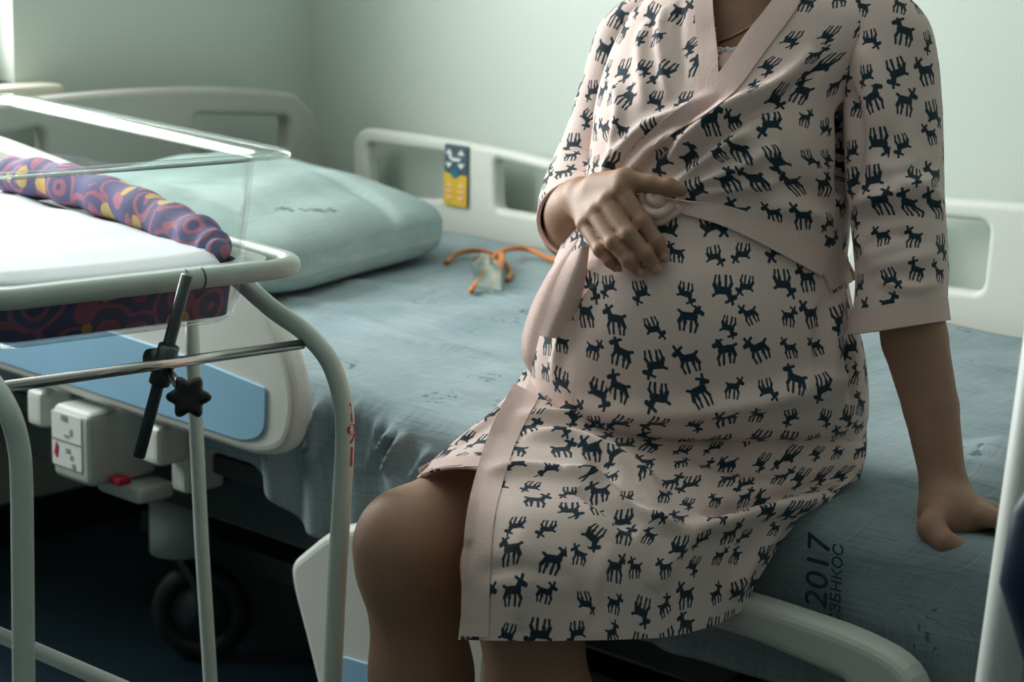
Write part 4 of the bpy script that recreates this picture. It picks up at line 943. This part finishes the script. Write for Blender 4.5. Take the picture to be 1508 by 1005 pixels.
def tubesleeve(name, path, radii, dirs_end, n, ns, uvoff):
    P = spline(np.array(path), n); r = spline(np.array(radii, float)[:, None], n)[:, 0]
    V, _ = tube_geo(P, r, ns, caps=False); G = V.reshape(n, ns, 3); G = np.concatenate([G, G[:, :1]], 1)
    N = G - P[:, None]; N /= np.linalg.norm(N, axis=2)[..., None]
    G = G + N*(snoise(G.reshape(-1, 3), 48, 91)*.0022).reshape(n, ns+1)[..., None]; G[:, -1] = G[:, 0]
    e1, e2 = G[n//2, 1]-G[n//2, 0], G[n//2+1, 0]-G[n//2, 0]; Fc = grid_faces(n, ns+1)
    Fo = Fc if np.cross(e1, e2)@N[n//2, 0] > 0 else Fc[:, ::-1]
    V2, F2 = solid(G.reshape(-1, 3), Fo, N.reshape(-1, 3), .0025); uvx = (grid_uv(G) + np.array(uvoff)).reshape(-1, 2)
    return mesh(name, V2, F2, m_robe, robe, uv=np.vstack([uvx, uvx])), G
rs_path = D((968, 10, 2.50), (932, 62, 2.515), (912, 130, 2.525), (893, 195, 2.53), (868, 255, 2.525), (852, 300, 2.49), (852, 322, 2.455))
srm, GSR = tubesleeve('sleeve', rs_path, [.030, .046, .046, .045, .045, .046, .047], None, 80, 72, (1.1, .2))
# pink lining rim at the right cuff
tube('cuff_rim', np.vstack([GSR[-1, :-1]]), .0026, m_pink, robe, closed=True, ns=8)
# ---- hands are placed just proud of the cloth
def on(bvh, px, py, off): p = cast(bvh, px, py); return dep(px, py, (p-C0)@FW - off)
def B(px, py, off): return on(bod_bvh, px, py, off)
fing = {  # MCP, PIP, DIP, tip (sight line, height of the bone above the cloth)
 'index': [(914, 281, .046), (947, 327, .034), (967, 356, .023), (978, 378, .012)], 'middle': [(894, 298, .052), (926, 346, .040), (951, 375, .026), (966, 395, .012)],
 'ring': [(877, 314, .051), (903, 358, .040), (926, 384, .026), (940, 399, .012)], 'little': [(862, 331, .045), (884, 368, .034), (898, 384, .022), (907, 393, .012)]}
frad = {'index': (.0105, .0092, .0085, .0072), 'middle': (.0108, .0095, .0086, .0073), 'ring': (.0103, .0088, .0080, .0068), 'little': (.0090, .0078, .0070, .0060)}
wristR = B(858, 292, .034); elbR = dep(846, 334, 2.50)
fr_ = SDF(np.minimum(elbR, wristR) - .10, np.maximum(wristR, B(985, 380, 0)) + .09, .0021)
fr_.cone(elbR, (elbR+wristR)/2, .041, .037, .01).cone((elbR+wristR)/2, wristR, .037, .025, .012)
for nm, off in (('index', 0), ('middle', 0), ('ring', 0), ('little', 0)):
    mc = B(*fing[nm][0]); fr_.cone(wristR + (mc-wristR)*.12, mc, .0165, .0108, .011)
thumb = [B(880, 276, .036), B(920, 266, .034), B(958, 272, .026), B(985, 276, .020), B(1003, 281, .014)]
pal = SDF.__new__(SDF); 
fr_.cone(thumb[0], thumb[1], .016, .0135, .016).cone(thumb[1], thumb[2], .0125, .0105, .006).cone(thumb[2], thumb[3], .0105, .0100, .004).cone(thumb[3], thumb[4], .0098, .0072, .004)
nails = []
for nm in ('index', 'middle', 'ring', 'little'):
    J = [B(*q) for q in fing[nm]]; r = frad[nm]
    g = SDF.__new__(SDF); g.X, g.Y, g.Z, g.h, g.lo = fr_.X, fr_.Y, fr_.Z, fr_.h, fr_.lo; g.D = np.full(fr_.X.shape, 9.0, np.float32)
    for k in range(3): g.cone(J[k], J[k+1], r[k], r[k+1], .004)
    fr_.add(g.D, .0022)
    to = C0-J[3]; to /= np.linalg.norm(to); nails.append((J[3]*.75+J[2]*.25, J[3]-J[2], to, r[3]))
VR, FR = fr_.mesh()
# left forearm and hand, braced on the mattress
def S(px, py, up): return cast(sheet_bvh, px, py) + np.array([0, 0, up])
elbL = dep(1336, 440, 2.345); midL = dep(1371, 600, 2.338); wrL = dep(1393, 732, 2.325)
fl_ = SDF(np.minimum(elbL, dep(1360, 830, 2.25)) - .06, np.maximum(elbL, dep(1520, 770, 2.25)) + .07, .0026)
fl_.cone(elbL, dep(1347, 500, 2.345), .0368, .0362, .004).cone(dep(1347, 500, 2.345), midL, .0362, .0302, .004).cone(midL, wrL, .0302, .0232, .004)
pal0 = dep(1394, 756, 2.305); kn1 = dep(1446, 759, 2.285); kn2 = dep(1455, 758, 2.315)
fl_.cone(wrL, pal0, .0238, .026, .02).cone(pal0, kn1, .0225, .0140, .014).cone(pal0, kn2, .024, .016, .02)
tL = [dep(1382, 760, 2.285), dep(1371, 777, 2.265), dep(1390, 797, 2.250), dep(1421, 811, 2.244)]
fl_.cone(tL[0], tL[1], .0165, .0142, .008).cone(tL[1], tL[2], .0148, .0125, .004).cone(tL[2], tL[3], .0120, .0088, .003)
for a_, b_, c_, r_ in (((1448, 759, 2.275), (1478, 768, 2.265), (1494, 793, 2.262), .0098), ((1448, 762, 2.295), (1482, 768, 2.285), (1500, 790, 2.282), .0100), ((1450, 760, 2.315), (1482, 762, 2.305), (1500, 782, 2.305), .0096), ((1450, 758, 2.335), (1474, 760, 2.33), (1490, 776, 2.332), .0085)):
    g = SDF.__new__(SDF); g.X, g.Y, g.Z, g.h, g.lo = fl_.X, fl_.Y, fl_.Z, fl_.h, fl_.lo; g.D = np.full(fl_.X.shape, 9.0, np.float32)
    A_, B_, C_ = dep(*a_), dep(*b_), dep(*c_); g.cone(A_, B_, r_*1.1, r_, .004).cone(B_, C_, r_, r_*.75, .004); fl_.add(g.D, .006)
VL, FL = fl_.mesh()
# torso, upper arms and legs
SLj, SRj = dep(1316, 76, 2.375), dep(935, 84, 2.515); HRj, HLj = np.array([-1.64, 1.99, .695]), np.array([-1.50, 1.99, .692])
knR = dep(607, 802, 2.383); knL = dep(772, 832, 2.235)
bd = SDF((-2.0, 1.20, 0.0), (-1.0, 2.35, 1.04), .0065)
nb = dep(1090, 110, 2.47)
bd.cone(nb, dep(1055, 560, 2.50), .060, .10, .03).cone(HRj, HLj, .085, .085, .03)
bd.cone(SLj + [0, 0, -.01], dep(1330, 420, 2.35), .034, .034, .01).cone(SRj, dep(868, 262, 2.525), .036, .034, .02).cone(dep(868, 262, 2.525), elbR, .034, .036, .01)
bd.cone(HRj, knR + np.array([0, .01, .0]), .070, .059, .02).cone(HLj, knL + np.array([0, 0, -.004]), .058, .054, .02)
ankR = knR + np.array([-.015, .01, -knR[2]+.085]); ankL = knL + np.array([.02, .02, -knL[2]+.085])
for kn, an in ((knR, ankR), (knL, ankL)):
    cf_ = kn*.66 + an*.34 + np.array([0, .018, 0]); bd.cone(kn + np.array([0, -.006, -.004]), kn + np.array([0, -.006, -.02]), .057, .056, .02)
    bd.cone(kn, cf_, .056, .054, .03).cone(cf_, an, .054, .034, .03)
    bd.cone(an + [0, .02, -.035], an + [.02, -.13, -.05], .036, .028, .03).cone(an + [.02, -.13, -.05], an + [.02, -.19, -.055], .028, .02, .02)
VB, FB = bd.mesh()
# head, neck and upper chest
hc = dep(1092, -142, 2.46); fd = np.array([.10, -.98, -.12]); fd /= np.linalg.norm(fd); hr_ = np.cross(fd, [0, 0, 1.0]); hr_ /= np.linalg.norm(hr_); hu = np.cross(hr_, fd)   # fd: facing, hr_: her right
Rr = np.stack([hr_, fd, hu])
hd_ = SDF(np.array([nb[0]-.24, nb[1]-.17, 1.02]), np.array([nb[0]+.24, nb[1]+.17, 1.50]), .0042)
hd_.cone(SLj + [-.03, 0, -.012], SRj + [.02, 0, -.015], .036, .042, .02).cone(nb, nb + [0, 0, .05], .062, .06, .04)
hd_.ell((SLj+SRj)/2 + np.array([0, -.03, -.06]), (.095, .055, .085), .05)
neck0 = dep(1096, 40, 2.465); hd_.cone(neck0, hc - hu*.03 - fd*.02, .050, .048, .035)
for s_ in (-1, 1): hd_.cone((SLj+SRj)/2 + np.array([s_*.018, -.085, -.005]), ((SLj+SRj)/2 + np.array([s_*.085, -.055, .010])), .008, .008, .02)
hd_.ell(hc + hu*.025, (.072, .088, .092), .02, Rr).ell(hc - hu*.045 + fd*.028, (.056, .060, .070), .03, Rr).cone(hc - hu*.095 + fd*.060, hc - hu*.100 + fd*.066, .022, .020, .02)
hd_.cone(hc + fd*.084 + hu*.012, hc + fd*.108 - hu*.030, .007, .012, .012)
for s_ in (-1, 1):
    hd_.ell(hc + fd*.079 + hr_*s_*.031 + hu*.012, (.013, .008, .008), .008, Rr, sub=True).ell(hc + fd*.074 + hr_*s_*.031 + hu*.012, (.012, .009, .008), .004, Rr)
    hd_.ell(hc + hr_*s_*.074 - hu*.005 - fd*.012, (.009, .019, .030), .006, Rr)
hd_.cone(hc + fd*.084 - hu*.058 - hr_*.018, hc + fd*.084 - hu*.058 + hr_*.018, .0085, .0085, .008).cone(hc + fd*.094 - hu*.059 - hr_*.022, hc + fd*.094 - hu*.059 + hr_*.022, .0025, .0025, .004, sub=True)
VH, FH = hd_.mesh()
Vb_, Fb_ = join_geo([(VB, FB), (VH, FH), (VR, FR), (VL, FL)])
body = mesh('body', Vb_, Fb_, m_skin, person)
for (c_, t_, z_, r_) in nails:
    t_ = t_/np.linalg.norm(t_); z_ = z_ - t_*(z_@t_); z_ /= np.linalg.norm(z_); s_ = np.cross(t_, z_); z_ = (z_*.95 + np.array([0, 0, .25])); z_ -= t_*(z_@t_); z_ /= np.linalg.norm(z_); s_ = np.cross(t_, z_)
    U4, W4 = np.meshgrid(np.linspace(-1, 1, 9), np.linspace(-1, 1, 9), indexing='ij'); rr_ = np.sqrt(1 - .5*W4**2), np.sqrt(1 - .5*U4**2)
    Gn = c_ + t_*.0042 + (U4*rr_[0]*r_*.85)[..., None]*t_ + (W4*rr_[1]*r_*.66)[..., None]*s_ + (r_*1.10 - .0022*W4**2 - .001*U4**2)[..., None]*z_
    e_ = np.cross(Gn[4, 5]-Gn[4, 4], Gn[5, 4]-Gn[4, 4]); Fn = grid_faces(9, 9); Fn = Fn if e_@z_ > 0 else Fn[:, ::-1]
    V2, F2 = solid(Gn.reshape(-1, 3), Fn, np.tile(z_, (81, 1)), .0012); mesh('fingernail', V2, F2, m_nail, body)
for s_ in (-1, 1):
    bm = bmesh.new(); bmesh.ops.create_uvsphere(bm, u_segments=16, v_segments=10, radius=.0105, matrix=Matrix.Translation(tuple(hc + fd*.0745 + hr_*s_*.031 + hu*.012))); bmobj('eye', bm, mat('eye_dark', (.05, .03, .02), .15), body, True)
# hair: cap and bun
hs = SDF(hc - .17, hc + .19, .005)
hs.ell(hc + hu*.034 - fd*.014, (.083, .095, .093), .01, Rr).ell(hc + fd*.062 - hu*.030, (.066, .060, .086), .015, Rr, sub=True).ell(hc - hu*.12, (.10, .10, .05), .01, Rr, sub=True)
hs.ell(hc - fd*.115 + hu*.02, (.042, .036, .042), .015, Rr)
Vh, Fh = hs.mesh(); mesh('hair', Vh, Fh, m_hair, person)
# ---- camisole, necklace
bb_body = bvh_of(Vb_, Fb_)
gx, gy = np.meshgrid(np.linspace(1030, 1120, 30), np.linspace(0, 1, 22)); Gc = np.zeros((22, 30, 3))
for i in range(22):
    for j in range(30):
        x = gx[i, j]; y = 74 + 1.2*math.sin(x*.55) - .0016*(x-1065)**2*-1 + gy[i, j]*70
        a_ = cast(bod_bvh, x, y); c_ = cast(bb_body, x, y); da = (a_-C0)@FW if a_ is not None else 9; dc = (c_-C0)@FW if c_ is not None else 9
        Gc[i, j] = dep(x, y, min(dc - .004, max(da+.003, dc-.03)))
Nc = -np.tile(FW, (660, 1)); V2, F2 = solid(Gc.reshape(-1, 3), grid_faces(22, 30)[:, ::-1], Nc, .0015)
cami = mesh('camisole', V2, F2, mat('camisole_pink', (.62, .42, .40), .9, noise=.05), person)
lc = []
for k in range(30):
    q = Gc[0, k] - FW*.0012; th = np.linspace(0, 2*math.pi, 10); R0 = .0022
    lc.append(tube_geo([q + R0*(math.cos(t)*RT + math.sin(t)*DN) for t in th[:-1]], .0009, 5, closed=True))
Vq, Fq2 = join_geo(lc); o_ = mesh('lace_trim', Vq, Fq2, mat('lace_white', (.72, .72, .70), .9), cami); o_['kind'] = 'stuff'
nk = []
for x, y in spline(np.array([(1040, 70), (1056, 64), (1075, 55), (1098, 43), (1122, 26), (1145, 5), (1160, -20)], float), 40):
    h_ = cast(bb_body, x, y)
    if h_ is not None: nk.append(dep(x, y, (h_-C0)@FW - .0015))
tube('necklace', nk, .0011, mat('gold_chain', (.55, .38, .16), .3, 1.0), person, ns=6)
# ---- belt, knot and hanging ends
blt = empty('belt', tuple(B(970, 290, 0)))
blt.parent = person; blt.matrix_parent_inverse = Matrix.Translation(-world_loc(person))
robe_keep = robe; robe = blt
band('belt_strap', bod_bvh, [(975, 298), (1010, 306), (1060, 316), (1110, 334), (1160, 358), (1216, 388)], 40, n=50, off=.006, thick=.003, taper=[14, 22, 30, 36, 40, 42])
band('belt_strap', bod_bvh, [(1214, 372), (1232, 398), (1242, 420)], 44, n=14, off=.004, thick=.003)
kc_ = B(960, 294, .016)
def kp(x, y, o): return kc_ + RT*x + DN*y - FW*o
def kring(cx, cy, rx, ry, o0, ox, oy, r, n=40):
    t = np.linspace(0, 2*math.pi, n, endpoint=False)
    return np.array([kp(cx + rx*math.cos(q), cy + ry*math.sin(q), o0 + ox*math.cos(q) + oy*math.sin(q)) for q in t])
for nm, pth, r_, cl_ in (('belt_knot', kring(0, -.003, .0105, .0120, .006, .004, -.002, 0), .0062, True), ('belt_knot', kring(.001, -.002, .0042, .0050, .011, .0, .002, 0), .0046, True),
                   ('belt_knot', spline(np.array([kp(-.010, .010, .004), kp(.000, .016, .012), kp(.012, .014, .012), kp(.020, .004, .004)]), 24), .0070, False),
                   ('belt_knot', spline(np.array([kp(-.004, .020, .0), kp(.008, .024, .006), kp(.020, .017, .004), kp(.030, .010, .0)]), 24), .0066, False)):
    tube(nm, pth, r_, m_pink, blt, ns=14, flat=.8, closed=cl_)
def ribbon(name, ctrl, nr, nc, material=None):
    o, _, _ = cloth_part(name, ctrl, nr, nc, (), m_pink if material is None else material, blt, .0022, .0012); return o
def T(px, py, d): return dep(px, py, d)
ribbon('belt_end', [[T(842, 372, 2.36), T(856, 366, 2.345), T(868, 360, 2.35)], [T(826, 400, 2.35), T(845, 402, 2.335), T(864, 396, 2.34)], [T(806, 446, 2.35), T(830, 450, 2.335), T(854, 446, 2.345)], [T(788, 494, 2.365), T(810, 498, 2.35), T(832, 502, 2.36)]], 40, 24)
ribbon('belt_end', [[T(838, 358, 2.40), T(850, 352, 2.39), T(860, 356, 2.385)], [T(806, 404, 2.41), T(818, 398, 2.395), T(832, 402, 2.385)], [T(780, 458, 2.43), T(792, 456, 2.41), T(806, 464, 2.40)], [T(767, 512, 2.44), T(776, 514, 2.425), T(788, 520, 2.415)], [T(778, 546, 2.43), T(790, 540, 2.42), T(800, 542, 2.41)], [T(800, 558, 2.42), T(806, 552, 2.41), T(812, 548, 2.40)]], 60, 20)
robe = robe_keep
